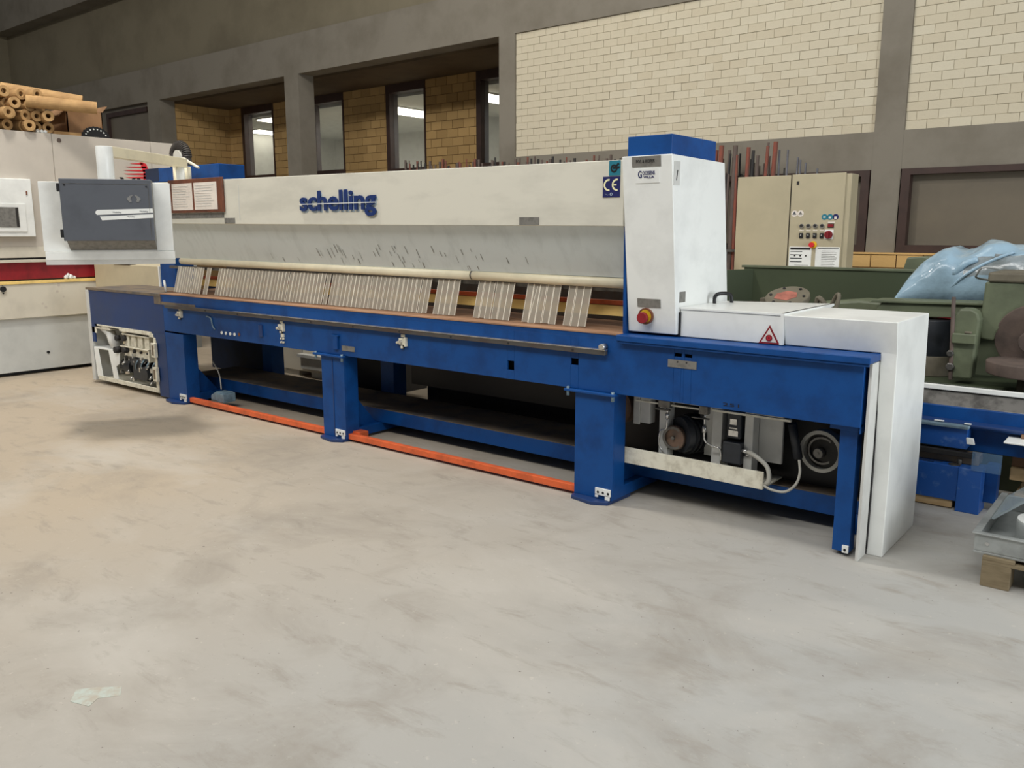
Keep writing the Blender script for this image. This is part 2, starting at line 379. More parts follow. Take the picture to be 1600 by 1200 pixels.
# front beam with real holes: built from slabs around the openings
def front_beam(bm):
    z0, z1 = .63, .925
    holes = [(-3.112, -3.062, .685, .741), (-2.655, -2.603, .762, .800), (-2.013, -1.971, .868, .886), (-1.955, -1.913, .868, .886)]
    holes.sort(); x = -7.03
    for a, b, c, d in holes:
        B(bm, x, a, FY, FY+.012, z0, z1); B(bm, a, b, FY, FY+.012, z0, c); B(bm, a, b, FY, FY+.012, d, z1); x = b
    B(bm, x, -1.078, FY, FY+.012, z0, z1)
    B(bm, -7.03, -1.078, FY+.06, FY+.45, z0+.006, z0+.016); B(bm, -7.03, -1.078, FY+.012, FY+.06, z0, z0+.012)
P('front_beam', front_beam, 'blue', bev=.002)
P('beam_backing', [(-7.0, -1.1, FY+.06, FY+.07, .65, .92)], 'dark')
P('end_plate', [(-1.083, -1.078, FY+.012, 4.3, .6, .925)], 'blue')
P('table_lip', lambda bm: (B(bm, -2.34, -1.045, 3.782, 4.02, .925, .957), B(bm, -2.34, -1.05, 3.79, 3.80, .912, .925)), 'blue', bev=.004)
P('table_top', lambda bm: (B(bm, -7.06, -2.34, FY, 4.6, .925, .95)), 'blue')
P('table_edge', lambda bm: (B(bm, -7.06, -2.34, FY-.004, 3.99, .95, .957)), 'board')
P('saw_bed', [(-7.3, -2.3, 3.99, 5.0, .95, .956)], 'ply')
# left extension with the service compartment
P('left_table_edge', [(-8.47, -7.06, FY-.005, 4.4, .93, .952)], 'dust')
def left_panel(bm):
    B(bm, -8.42, -7.03, FY, FY+.012, .60, .93)
    B(bm, -7.19, -7.03, FY, FY+.012, .02, .60); B(bm, -8.42, -8.36, FY, FY+.012, .42, .60)
    PR(bm, [(-7.19, .60), (-7.27, .60), (-7.19, .52)], 'y', FY, FY+.012)
P('left_panel', left_panel, 'bluedustshade', bev=.002)
P('left_edge_post', [(-8.475, -8.42, FY-.008, FY+.3, .03, .93)], 'offwhite', bev=.003)
P('compartment_back', [(-8.42, -7.19, FY+.34, FY+.35, .04, .93), (-7.2, -7.19, FY+.012, FY+.34, .04, .62)], 'offwhite')
P('brown_patch', [(-7.17, -7.06, FY-.003, FY, .86, .93)], 'dust')
def comp_frame(bm):
    B(bm, -8.36, -7.2, FY-.004, FY+.01, .045, .085); B(bm, -7.235, -7.195, FY-.006, FY+.01, .085, .55)
    B(bm, -7.31, -7.235, FY-.004, FY+.01, .55, .585); B(bm, -8.3, -7.27, FY-.006, FY+.01, .585, .60); B(bm, -7.85, -7.28, FY-.008, FY, .565, .585)
    B(bm, -8.37, -8.33, FY+.02, FY+.34, .04, .06); B(bm, -8.37, -7.2, FY+.01, FY+.34, .04, .05)
P('compartment_frame', comp_frame, 'bracket', bev=.002)
for z in (.22, .44):
    h = P('hinge', [(-7.235, -7.165, FY-.035, FY-.006, z-.065, z+.065)], 'bracket', bev=.004)
    P('hinge_slot', [(-7.215, -7.185, FY-.037, FY-.034, z-.045, z+.045)], 'dust', h)
# pneumatic rail with its four blocks
def valve_rail(bm):
    B(bm, -7.85, -7.36, FY+.03, FY+.06, .33, .415); B(bm, -7.88, -7.34, FY-.0, FY+.06, .415, .425); B(bm, -7.36, -7.34, FY, FY+.2, .31, .43); B(bm, -7.5, -7.25, FY+.19, FY+.2, .31, .56)
P('valve_rail', valve_rail, 'bracket', bev=.002)
vb = None
for k in range(4):
    x = -7.82+k*.125
    P('valve_block', [(x, x+.085, FY+.02, FY+.16, .425, .535), (x-.01, x+.115, FY+.0, FY+.17, .535, .545)], 'bracket', bev=.003)
    P('valve_port', lambda bm: CY(bm, (x+.045, FY+.012, .385), (x+.045, FY+.035, .385), .017 if k < 2 else .012, n=12), 'black')
P('valve_knob', lambda bm: (CY(bm, (-7.80, FY-.01, .50), (-7.80, FY+.03, .50), .03, n=14), CY(bm, (-7.93, FY-.01, .49), (-7.93, FY+.03, .49), .026, n=14), CY(bm, (-7.93, FY-.03, .38), (-7.93, FY+.03, .38), .03, n=14), CY(bm, (-7.79, FY-.02, .385), (-7.79, FY+.03, .385), .026, n=14)), 'dark')
P('support_arm', [(-8.42, -8.05, FY+.0, FY+.12, .555, .57), (-8.42, -8.33, FY, FY+.01, .51, .56), (-8.22, -8.08, FY+.0, FY+.02, .57, .60)], 'bracket', bev=.002)
P('hose_elbow', lambda bm: TU(bm, [(-8.28, FY+.06, .56), (-8.15, FY+.05, .52), (-8.08, FY+.04, .44), (-8.1, FY+.08, .38)], .045, 12), 'offwhite')
P('white_plate', lambda bm: (PR(bm, [(-8.41, .36), (-8.33, .365), (-8.27, .06), (-8.38, .07)], 'y', FY-.002, FY+.006), PR(bm, [(-8.12, .36), (-7.90, .345), (-7.92, .24), (-7.99, .21), (-7.96, .09), (-8.05, .085)], 'y', FY-.0, FY+.008), B(bm, -8.41, -8.02, FY, FY+.14, .355, .37)), 'white', bev=.002)
P('small_motor', lambda bm: (CY(bm, (-7.97, FY+.1, .22), (-7.80, FY+.1, .22), .07, n=18), B(bm, -7.70, -7.40, FY+.02, FY+.14, .12, .25), B(bm, -7.72, -7.52, FY+.01, FY+.13, .25, .32), CY(bm, (-7.45, FY-.005, .19), (-7.45, FY+.1, .19), .066, n=20)), 'motor', bev=.003)
def fittings(bm):
    for i in range(34):
        x = random.uniform(-8.0, -7.3); z = random.uniform(.09, .33); y = FY+random.uniform(-.005, .06)
        if random.random() < .5: CY(bm, (x, y, z), (x, y+.03, z+.03), .010, n=8)
        else: B(bm, x, x+random.uniform(.012, .04), y, y+.03, z, z+random.uniform(.012, .05))
o = P('pipe_fittings', fittings, 'chrome')
o['kind'] = 'stuff'
def hoses(bm):
    for i in range(4):
        x = -7.62+i*.1; TU(bm, [(x, FY+.08, .34), (x+.04, FY+.0, .29), (x-.02, FY+.02, .22), (x+.03, FY+.05, .15)], .006, 6)
P('thin_hoses', hoses, 'greyblue')['kind'] = 'stuff'
# legs
def leg(x0, x1, y0=FY, dy=.125, nm='leg'):
    return P(nm, lambda bm: (B(bm, x0, x1, y0, y0+.012, 0.02, .615), B(bm, x1-.012, x1, y0+.012, y0+dy, .02, .615), B(bm, x0, x0+.012, y0+.012, y0+dy, .02, .615), B(bm, x0+.012, x1-.012, y0+dy-.01, y0+dy, .02, .6)), 'blue', bev=.002)
legs = [(-7.028, -6.73), (-4.86, -4.61), (-2.62, -2.365)]
for i, (a, b) in enumerate(legs):
    L_ = leg(a, b)
    if i == 1: P('seam_groove', [((a+b)/2-.005, (a+b)/2+.005, FY-.003, FY, .03, .6)], 'bluedustshade', L_)
    if i: P('cap_plate', [(a-.06, b+.02, FY-.03, FY+.16, .615, .629)], 'blue', L_, bev=.003)
    for q in ((b, a-.04) if i else ()): P('cap_bolt', lambda bm: CY(bm, (q, FY-.015, .588), (q, FY-.015, .64), .009, n=8), 'greyblue', L_)
    P('foot_plate', lambda bm: PR(bm, [(a-.005, FY-.01), (a+.01, FY-.045), (a+.16, FY-.075), (b-.01, FY-.03), (b+.0, FY+.2), (a, FY+.2)], 'z', 0, .02), 'bluedustshade', L_, bev=.003)
    x = b-.105
    br = P('floor_bracket', lambda bm: (B(bm, x, b-.005, FY-.012, FY-.002, .045, .085), B(bm, x, x+.018, FY-.012, FY-.002, .03, .05), B(bm, b-.04, b-.012, FY-.012, FY-.002, .022, .05)), 'white', L_, bev=.001)
    for k in range(3): P('bolt_hole', lambda bm: CY(bm, (x+.02+k*.033, FY-.014, .062), (x+.02+k*.033, FY-.011, .062), .007, n=10), 'black', L_)
    P('cross_foot', [(b-.11, b, FY+.125, 4.62, .02, .085)], 'blue', L_, bev=.003)
    P('gusset', lambda bm: PR(bm, [(FY+.125, .085), (FY+.33, .085), (FY+.125, .33)], 'x', b-.06, b-.052), 'blue', L_)
L4 = leg(-1.178, -1.098, 3.87, .07)
P('cap_plate', [(-1.22, -1.09, 3.85, 3.97, .605, .629)], 'blue', L4, bev=.003)
P('floor_bracket', [(-1.128, -1.10, 3.858, 3.868, .02, .055)], 'white', L4)
P('bolt_hole', lambda bm: CY(bm, (-1.115, 3.855, .035), (-1.115, 3.859, .035), .006, n=10), 'black', L4)
P('leg_hinge', lambda bm: CY(bm, (-1.088, 3.92, .10), (-1.088, 3.92, .2), .008, n=8), 'blue', L4)
# long lower base beam lying on the cross feet
P('base_beam', [(-7.2, -1.12, 4.16, 4.64, .085, .185)], 'blue', bev=.004)
P('base_beam_top', [(-7.2, -1.12, 4.165, 4.635, .185, .19)], 'dust')
P('tie_bar', [(-6.73, -4.86, FY+.02, FY+.06, .018, .058)], 'orange', bev=.003)
P('tie_bar', [(-4.61, -2.62, FY+.02, FY+.06, .018, .058), (-4.61, -4.53, FY+.06, FY+.14, .03, .07)], 'orange', bev=.003)
# dark body behind the legs
P('rear_leg', [(-6.78, -6.64, 4.64, 4.78, 0, .95)], 'blue'); P('rear_leg', [(-5.13, -4.98, 4.64, 4.78, 0, .95)], 'blue'); P('rear_leg', [(-2.6, -2.45, 4.64, 4.78, 0, .95)], 'blue')
P('rear_shade_panel', [(-7.75, -6.78, 4.7, 4.76, .12, .95)], 'navy')  # dark sheet added to shade the left end under the saw
P('rear_shade_panel', [(-5.98, -5.35, 4.86, 5.4, .08, .95), (-4.9, -1.5, 4.95, 5.0, .05, .95), (-1.5, -1.15, 4.7, 4.88, .1, .9)], 'black')  # black sheets put in so the space under the saw goes dark
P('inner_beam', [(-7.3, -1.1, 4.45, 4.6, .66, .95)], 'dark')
P('saw_carriage', lambda bm: (B(bm, -4.75, -2.7, 4.62, 4.9, .3, .6), CY(bm, (-4.6, 4.55, .52), (-3.0, 4.55, .52), .018, n=10)), 'black')
P('clamp_block', [(-4.72, -4.56, 4.5, 4.62, .54, .62), (-3.9, -3.84, 4.5, 4.6, .52, .62)], 'orange')
# measuring rail along the front
rl = P('front_rail', [(-6.95, -2.41, FY-.032, FY-.004, .838, .865)], 'rail', bev=.003)
P('rail_edge', [(-5.9, -2.41, FY-.034, FY-.004, .865, .870)], 'chrome', rl)
P('rail_knob', lambda bm: CY(bm, (-2.425, FY-.05, .885), (-2.425, FY-.004, .885), .016, n=14), 'chrome', rl)
for k in range(9):
    x = -6.3+k*.46; P('rail_screw', lambda bm: (CY(bm, (x, FY-.036, .851), (x, FY-.03, .851), .006, n=8)), 'dark', rl)
P('rail_strip', [(-7.05, -6.5, FY-.004, FY-.001, .86, .885)], 'dust')
def catch(x, z, more=0):
    c = P('cable_clip', lambda bm: (B(bm, x-.022, x+.03, FY-.02, FY, z-.02, z+.022), B(bm, x-.012, x+.022, FY-.008, FY, z+.028, z+.048), B(bm, x+.03, x+.042, FY-.022, FY, z-.03, z+.03), CY(bm, (x-.048, FY-.012, z-.012), (x-.02, FY-.012, z-.004), .010, n=8), CY(bm, (x, FY-.012, z-.028), (x, FY-.012, z-.045), .009, n=8)), 'bracket', bev=.002)
    P('clip_screw', lambda bm: CY(bm, (x+.002, FY-.03, z), (x+.002, FY-.02, z), .011, n=10), 'chrome', c)
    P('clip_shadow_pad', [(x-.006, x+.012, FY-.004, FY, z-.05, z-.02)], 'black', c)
    if more: P('clip_fitting', lambda bm: (B(bm, x-.0, x+.03, FY-.012, FY, z-.075, z-.05), [CY(bm, (x+.01+dx, FY-.012, z-.1+dz), (x+.01+dx, FY, z-.1+dz), .008, n=8) for dx in (-.014, .014) for dz in (-.014, .014)]), 'bracket', c)
catch(-6.75, .795); catch(-5.315, .783, 1); catch(-4.0, .782)
for k in range(4): P('white_button', lambda bm: CY(bm, (-6.125+k*.061, FY-.006, .679), (-6.125+k*.061, FY, .679), .013, n=14), 'white')
P('red_button', lambda bm: CY(bm, (-5.88, FY-.004, .683), (-5.88, FY, .683), .014, n=14), 'brown')
P('door_bracket', lambda bm: (B(bm, -4.70, -4.655, FY-.018, FY, .67, .775), B(bm, -4.715, -4.64, FY-.02, FY, .765, .775)), 'blue', bev=.003)
P('door_bracket', [(-5.6, -5.555, FY-.012, FY, .69, .78)], 'bluedustshade', bev=.003)
P('hook', lambda bm: TU(bm, [(-6.33, FY-.006, .80), (-6.27, FY-.006, .79), (-6.25, FY-.006, .73), (-6.22, FY-.006, .70)], .006, 6), 'greyblue')
tg = P('name_tag', [(-4.62, -4.485, FY-.004, FY, .667, .703)], 'tag')
tg = P('name_tag', [(-2.045, -1.885, FY-.004, FY, .812, .852)], 'tag')
P('tag_rivet', lambda bm: [CY(bm, (x, FY-.006, .842), (x, FY-.003, .842), .004, n=8) for x in (-1.99, -1.94)], 'black', tg)
PT('stencil', '251', .016, 'black', saw, (-1.735, FY-.001, .648), extr=.0006, width=.085)

# ---- pressure beam (white) and grey apron: both run a touch lower towards the right
def zt(x): return 1.895-(x+5.95)*.0098
def zb(x): return 1.557-(x+6.76)*.0077
XL, XR = -7.25, -2.335
def pbeam(bm):
    f = [(XL, zb(XL)), (XR, zb(XR)), (XR, zt(XR)), (XL, zt(XL))]
    PR(bm, f, 'y', FY, FY+.34)
pb = P('pressure_beam', pbeam, 'cream', bev=.004)
P('beam_seam', [(-5.78, -5.774, FY-.002, FY, zb(-5.78)+.03, zt(-5.78)-.05)], 'offwhite', pb)
def apron(bm):
    # sloping sheet: front at the beam, running back to the roller
    a = [(XL, FY+.03, zb(XL)-.0), (XR-.015, FY+.03, zb(XR)), (XR-.015, 4.0, 1.245), (XL, 4.0, 1.262)]
    v = [bm.verts.new(p) for p in a]+[bm.verts.new((p[0], p[1]+.02, p[2])) for p in a]
    for f in ((0, 1, 2, 3), (7, 6, 5, 4), (0, 4, 5, 1), (1, 5, 6, 2), (2, 6, 7, 3), (3, 7, 4, 0)): bm.faces.new([v[i] for i in f])
P('grey_apron', apron, 'greypanel')
def scuffs(bm):
    random.seed(3)
    for i in range(46):
        x = random.triangular(-5.9, -2.6, -4.6); t = random.uniform(.45, .9); l = random.uniform(.02, .075)
        def pt(x_, t_): return Vector((x_, FY+.03+t_*(4.0-FY-.03)-.0012, zb(x_)+t_*(1.25-zb(x_))))
        wd = random.uniform(.0012, .0035)
        a = pt(x-wd, t); b = pt(x+wd, t); c = pt(x+wd+.004, min(t+l*3, .97)); d = pt(x-wd+.004, min(t+l*3, .97))
        bm.faces.new([bm.verts.new(p) for p in (a, b, c, d)])
P('scuff_marks', scuffs, 'tag')['kind'] = 'stuff'
rol = P('roller', lambda bm: CY(bm, (-7.0, 4.015, 1.237), (-3.56, 4.015, 1.222), .030, n=20), 'tube')
P('roller', lambda bm: CY(bm, (-3.545, 4.015, 1.222), (-2.345, 4.015, 1.214), .030, n=20), 'tube')
P('roller_joint', lambda bm: CY(bm, (-3.56, 4.015, 1.222), (-3.545, 4.015, 1.222), .026, n=16), 'steel')
P('strip_holder', [(-7.25, -2.345, 4.03, 4.05, 1.165, 1.19)], 'steel')
# clear plastic strips of the curtain, hung one by one
def strip_mesh(wd):
    bm = bmesh.new(); yb, ytp, z0, z1, th = 3.955, 4.018, .961, 1.185, .004
    def q(x, t, d): return bm.verts.new((x, yb+(ytp-yb)*t+d, z0+(z1-z0)*t))
    def slab(xa, xb, mi, d0=0, d1=th):
        v = [q(xa, 0, d0), q(xb, 0, d0), q(xb, 1, d0), q(xa, 1, d0), q(xa, 0, d1), q(xb, 0, d1), q(xb, 1, d1), q(xa, 1, d1)]
        for f in ((0, 1, 2, 3), (7, 6, 5, 4), (0, 4, 5, 1), (1, 5, 6, 2), (2, 6, 7, 3), (3, 7, 4, 0)): bm.faces.new([v[i] for i in f]).material_index = mi
    slab(.0035, wd-.0035, 0); slab(0, .0035, 1, -.001, th+.001); slab(wd-.0035, wd, 1, -.001, th+.001)
    bmesh.ops.recalc_face_normals(bm, faces=bm.faces)
    me = bpy.data.meshes.new('curtain_strip'); bm.to_mesh(me); bm.free(); me.materials.append(M['acrylic']); me.materials.append(M['acrylicedge']); return me
sm = {}
for a, b, n in ((-7.07, -6.65, 10), (-6.6, -6.54, 1), (-6.42, -4.956, 33), (-4.934, -3.913, 23), (-3.86, -3.659, 4), (-3.505, -3.212, 6), (-3.187, -3.137, 1), (-3.112, -2.859, 5), (-2.813, -2.652, 3)):
    wd = round((b-a)/n, 4)
    if wd not in sm: sm[wd] = strip_mesh(wd-.003)
    for k in range(n):
        o = bpy.data.objects.new('curtain_strip', sm[wd]); link(o, saw); o.location = Vector((a+k*wd, random.uniform(-.002, .002), random.uniform(-.001, .003)))-saw.location
        o.rotation_euler = (0, R(random.uniform(-.35, .35))+(R(7) if n == 1 and a > -4 else 0), 0)
P('clamp_strip_yellow', [(-6.9, -2.34, 4.12, 4.15, 1.018, 1.076)], 'yellow')
P('clamp_strip_red', [(-6.9, -2.34, 4.13, 4.16, 1.079, 1.105)], 'orange')
P('clamp_backing', [(-6.95, -2.34, 4.42, 4.5, .957, 1.19)], 'rail')
P('side_frame', lambda bm: PR(bm, [(3.86, .957), (4.4, .957), (4.3, 1.86), (3.84, 1.86)], 'x', -2.345, -2.33), 'blue')
# small roller chain at the left end of the curtain
def nuts(bm):
    for i in range(8): CY(bm, (-7.30+(i % 4)*.07, 4.16, .99+(i//4)*.06), (-7.30+(i % 4)*.07, 4.2, .99+(i//4)*.06), .012, n=8)
    for i in range(8): CY(bm, (-6.52+(i % 2)*.05, 4.16, .975+(i//2)*.045), (-6.52+(i % 2)*.05, 4.2, .975+(i//2)*.045), .014, n=8)
P('chain_links', nuts, 'steel')['kind'] = 'stuff'
P('white_pin', lambda bm: CY(bm, (-7.25, 3.98, .953), (-7.27, 3.98, 1.06), .010, n=10), 'white')
# left upright of the saw and the blue box on top
P('left_upright', lambda bm: B(bm, -8.0, -7.72, 4.35, 4.55, .95, 1.97), 'blue', bev=.004)
P('left_housing', [(-9.40, -8.03, 4.35, 4.75, .30, 1.150)], 'beige', bev=.004)
P('left_housing_edge', [(-8.03, -8.005, 4.34, 4.75, .30, 1.150)], 'white')
P('torn_edge', lambda bm: PR(bm, [(-8.95, 1.15), (-8.93, 1.158), (-8.8, 1.154), (-8.7, 1.166), (-8.6, 1.152)], 'y', 4.34, 4.42), 'dark')
P('top_box', [(-7.9, -6.87, 4.35, 4.62, 1.86, 2.092)], 'blue', bev=.006)
P('top_box_side', [(-8.17, -7.9, 4.36, 4.62, 1.86, 2.098)], 'navy', bev=.004)
P('cable_duct', lambda bm: CY(bm, (-7.215, 4.2, 1.86), (-7.215, 4.2, 2.07), .078, n=20), 'tube')
P('cable_bundle', lambda bm: [TU(bm, [(-7.30-.02*k, 4.18, 2.09), (-7.2, 4.2, 2.115+.012*k), (-7.08, 4.2, 2.10), (-6.97, 4.22, 2.05)], .012, 8) for k in range(3)]+[TU(bm, [(-7.0, 4.05, 2.08), (-7.12, 4.1, 2.095), (-7.28, 4.15, 2.08)], .015, 8)], 'bracket')
# ---- logo
o = PT('beam_lettering', 'schelling', .130, 'logoblue', pb, (-5.013, FY-.010, 1.643), extr=.004, bold=.034, width=.80)
PT('lettering_shadow', 'schelling', .130, 'palelogo', pb, (-5.006, FY-.002, 1.630), extr=.001, bold=.030, width=.80)  # drop shadow of the raised letters, painted as an offset pale blue copy
P('lettering_strike', [(-5.015, -4.212, FY-.017, FY-.013, 1.682, 1.687)], 'white', pb)
# stickers on the beam
ce = P('ce_sign', [(-2.462, -2.357, FY-.003, FY, 1.672, 1.778)], 'navysign', pb)
def arcpoly(cx_, cz_, ro, ri, a0, a1, n=14):
    o_ = [(cx_+ro*math.cos(a0+(a1-a0)*i/n), cz_+ro*math.sin(a0+(a1-a0)*i/n)) for i in range(n+1)]
    return o_+[(cx_+ri*math.cos(a1-(a1-a0)*i/n), cz_+ri*math.sin(a1-(a1-a0)*i/n)) for i in range(n+1)]
def ce_c(bm, x):
    q = arcpoly(x, 1.735, .031, .022, R(80), R(280))
    n_ = len(q)//2
    for i in range(n_-1): PR(bm, [q[i], q[i+1], q[-2-i], q[-1-i]], 'y', FY-.0045, FY-.003)
P('ce_letter', lambda bm: ce_c(bm, -2.425), 'paleyellow', pb)
P('ce_letter', lambda bm: (ce_c(bm, -2.375), B(bm, -2.40, -2.378, FY-.0045, FY-.003, 1.731, 1.739)), 'paleyellow', pb)
P('ce_star', lambda bm: (RING(bm, (-2.409, FY-.0045, 1.688), (-2.409, FY-.0035, 1.688), .008, .005, 12), PR(bm, [(-2.45, 1.692), (-2.43, 1.685), (-2.42, 1.688), (-2.43, 1.683)], 'y', FY-.0045, FY-.0035)), 'palelogo', pb)
P('test_sign', [(-2.425, -2.357, FY-.003, FY, 1.782, 1.858)], 'teal', pb)
P('test_sign_mark', lambda bm: (RING(bm, (-2.395, FY-.0045, 1.818), (-2.395, FY-.0035, 1.818), .021, .012, 16), PR(bm, [(-2.40, 1.826), (-2.362, 1.828), (-2.362, 1.817), (-2.40, 1.815)], 'y', FY-.005, FY-.0035), PR(bm, [(-2.388, 1.83), (-2.37, 1.846), (-2.362, 1.84), (-2.38, 1.828)], 'y', FY-.005, FY-.0035)), 'black', pb)
for a, b, c, d in ((-5.985, -5.845, 1.556, 1.598), (-3.022, -2.882, 1.531, 1.575)):
    t_ = P('beam_tag', [(a, b, FY-.004, FY, c, d)], 'tag', pb)
P('beam_slot', [(-6.95, -5.99, FY-.002, FY, 1.60, 1.64)], 'tag', pb)

# ---- right tower
def tower(bm):
    x0, x1 = -2.325, -2.04
    prof = [(3.885, .97), (4.49, .97), (4.49, 1.08), (4.375, 1.862), (3.778, 1.870)]
    PR(bm, prof, 'x', x0, x1)
tw = P('tower_cover', tower, 'white', bev=.004)
def ty(z): return 3.885-(z-.97)*.107/.9-.0
P('tower_cap', [(-2.305, -2.055, 3.80, 4.29, 1.86, 1.968)], 'blue', bev=.003)
TS = (0, -.107/.9, 1)
def tplate(name, x0, x1, z0, z1, m, dd=.003):
    def f(bm):
        PR(bm, [(ty(z0)-dd, z0), (ty(z1)-dd, z1), (ty(z1)+.004, z1), (ty(z0)+.004, z0)], 'x', x0, x1)
    return P(name, f, m, tw)
tplate('maker_tag', -2.266, -2.102, 1.815, 1.866, 'tag')
PT('tag_print', 'POS & KOPER', .016, 'dark', tw, (-2.24, ty(1.836)-.005, 1.834), updir=TS, extr=.0004, width=.105)
tplate('dealer_sticker', -2.250, -2.112, 1.736, 1.806, 'white')
PT('sticker_print', 'G', .034, 'navysign', tw, (-2.232, ty(1.762)-.005, 1.762), updir=TS, extr=.0005, bold=.02, width=.022)
PT('sticker_print', 'OOSSENS', .018, 'navysign', tw, (-2.206, ty(1.776)-.005, 1.776), updir=TS, extr=.0005, bold=.02, width=.07)
PT('sticker_print', 'VILLA', .010, 'navysign', tw, (-2.202, ty(1.760)-.005, 1.760), updir=TS, extr=.0005, bold=.03, width=.062)
tplate('lower_tag', -2.262, -2.125, 1.105, 1.15, 'tag')
def sideplate(name, y0, y1, z0, z1, m, x=-2.04):
    return P(name, [(x-.002, x+.0025, y0, y1, z0, z1)], m, tw)
sideplate('side_label', 3.80, 3.862, 1.722, 1.838, 'offwhite')
PT('side_number', '1', .052, 'dark', tw, (-2.0368, 3.822, 1.745), xdir=(0, 1, 0), extr=.0005, shear=.2)
sideplate('grid_label', 3.905, 3.968, 1.135, 1.19, 'tag')
# emergency stop
es = P('stop_housing', lambda bm: (CY(bm, (-2.21, 3.862, 1.058), (-2.21, 3.88, 1.06), .040, n=28)), 'signyellow', tw)
P('stop_ring', lambda bm: RING(bm, (-2.21, 3.857, 1.058), (-2.21, 3.872, 1.058), .043, .036, 28), 'brown', tw)
P('stop_button', lambda bm: (CY(bm, (-2.21, 3.845, 1.052), (-2.21, 3.865, 1.052), .017, n=16), CY(bm, (-2.21, 3.82, 1.052), (-2.21, 3.845, 1.052), .030, .028, n=24)), 'red', tw, bev=.003)
# ---- white lid with handle
lid = P('lid', lambda bm: B(bm, -2.035, -1.50, 3.915, 4.40, .960, 1.100), 'white', bev=.004)
P('lid_flange', lambda bm: PR(bm, [(3.905, .962), (3.925, .962), (3.925, 1.085), (4.45, 1.085), (4.62, 1.10), (4.62, 1.112), (3.905, 1.112)], 'x', -1.502, -1.485), 'white', lid)
P('lid_top', lambda bm: PR(bm, [(-2.035, 3.91), (-1.485, 3.91), (-1.49, 4.62), (-2.035, 4.42)], 'z', 1.100, 1.112), 'white', lid, bev=.002)
def handle(bm):
    TU(bm, [(-2.0, 4.235, 1.11), (-2.0, 4.237, 1.145), (-1.985, 4.245, 1.163), (-1.965, 4.28, 1.165), (-1.955, 4.32, 1.16), (-1.95, 4.335, 1.145), (-1.948, 4.34, 1.11)], .010, 8)
P('lid_handle', handle, 'black', lid)
P('lid_gap', [(-2.042, -2.03, 3.905, 3.93, .96, 1.085)], 'black', lid)
def tri(bm, s, y, cx=-1.555, cz=.962, h=.09):
    PR(bm, [(cx-h*.58*s, cz+h*(1-s)*.33), (cx+h*.58*s, cz+h*(1-s)*.33), (cx, cz+h*(1-s)*.33+h*s)], 'y', y, y+.002)
P('warning_sign', lambda bm: tri(bm, 1, 3.912), 'red', lid)
P('warning_field', lambda bm: tri(bm, .74, 3.9105), 'paper', lid)
P('warning_mark', lambda bm: (CY(bm, (-1.555, 3.9075, .990), (-1.555, 3.911, .990), .016, n=20)), 'red', lid)
P('warning_dot', lambda bm: (RING(bm, (-1.555, 3.906, .990), (-1.555, 3.909, .990), .009, .006, 16)), 'brightred', lid)
# ---- white end cover: an upside-down L
def endcover(bm):
    zs = [0, .4, .96, 1.105]; yf = [3.96, 3.965, 3.935, 3.90]; yb = [4.515, 4.515, 4.47, 4.455]; xs = [-1.485, -1.046, -.975]
    vf = {}; vb_ = {}
    for a, x in enumerate(xs):
        for b in range(4):
            if a == 0 and b < 2: continue
            vf[a, b] = bm.verts.new((x, yf[b], zs[b])); vb_[a, b] = bm.verts.new((x, yb[b], zs[b]))
    for q in ([(0, 2), (1, 2), (1, 3), (0, 3)], [(1, 0), (2, 0), (2, 1), (1, 1)], [(1, 1), (2, 1), (2, 2), (1, 2)], [(1, 2), (2, 2), (2, 3), (1, 3)]):
        bm.faces.new([vf[k_] for k_ in q]); bm.faces.new([vb_[k_] for k_ in q[::-1]])
    loop = [(0, 2), (1, 2), (1, 1), (1, 0), (2, 0), (2, 1), (2, 2), (2, 3), (1, 3), (0, 3)]
    for a, b in zip(loop, loop[1:]+loop[:1]): bm.faces.new((vf[a], vb_[a], vb_[b], vf[b]))
ec = P('end_cover', endcover, 'white', bev=.004)
P('end_strip', lambda bm: (B(bm, -1.062, -1.048, 3.838, 3.95, 0.0, .922)), 'offwhite', bev=.002)
P('end_gap', [(-1.05, -1.043, 3.95, 4.3, .03, .95)], 'black')

# ---- drive parts in the right bay
DY = 4.0
P('drive_tray', [(-2.43, -1.563, DY-.05, DY-.035, .215, .305), (-2.43, -1.563, DY-.035, DY+.22, .215, .222)], 'bracket', bev=.002)
P('drive_post', [(-2.20, -2.145, DY+.03, DY+.10, .222, .60)], 'offwhite', bev=.002)
P('drive_post', [(-2.325, -2.26, DY+.03, DY+.09, .44, .60), (-2.36, -2.32, DY+.02, DY+.03, .43, .62)], 'offwhite', bev=.002)
P('drive_post', [(-1.885, -1.83, DY+.03, DY+.12, .24, .60), (-1.96, -1.885, DY+.1, DY+.12, .3, .6)], 'offwhite', bev=.002)
P('drive_post', [(-1.70, -1.655, DY+.02, DY+.1, .24, .60), (-1.655, -1.53, DY+.1, DY+.12, .32, .58)], 'offwhite', bev=.002)
pl = P('belt_pulley', lambda bm: (CY(bm, (-2.105, DY+.02, .385), (-2.10, DY+.05, .385), .068, n=30)), 'pulley', bev=.004)
P('pulley_hub', lambda bm: (RING(bm, (-2.105, DY+.014, .385), (-2.105, DY+.022, .385), .064, .05, 28), CY(bm, (-2.105, DY+.008, .385), (-2.105, DY+.02, .385), .010, n=10)), 'steel', pl)
mo = P('electric_motor', lambda bm: (CY(bm, (-2.085, DY+.055, .40), (-1.97, DY+.27, .40), .098, n=30), B(bm, -2.0, -1.92, DY+.12, DY+.3, .49, .53)), 'motor')
for k in range(7):
    t_ = k/7; P('cooling_fin', lambda bm: RING(bm, (-2.07+.012*k, DY+.08+.024*k, .40), (-2.067+.012*k, DY+.087+.024*k, .40), .110, .094, 26), 'motor', mo)
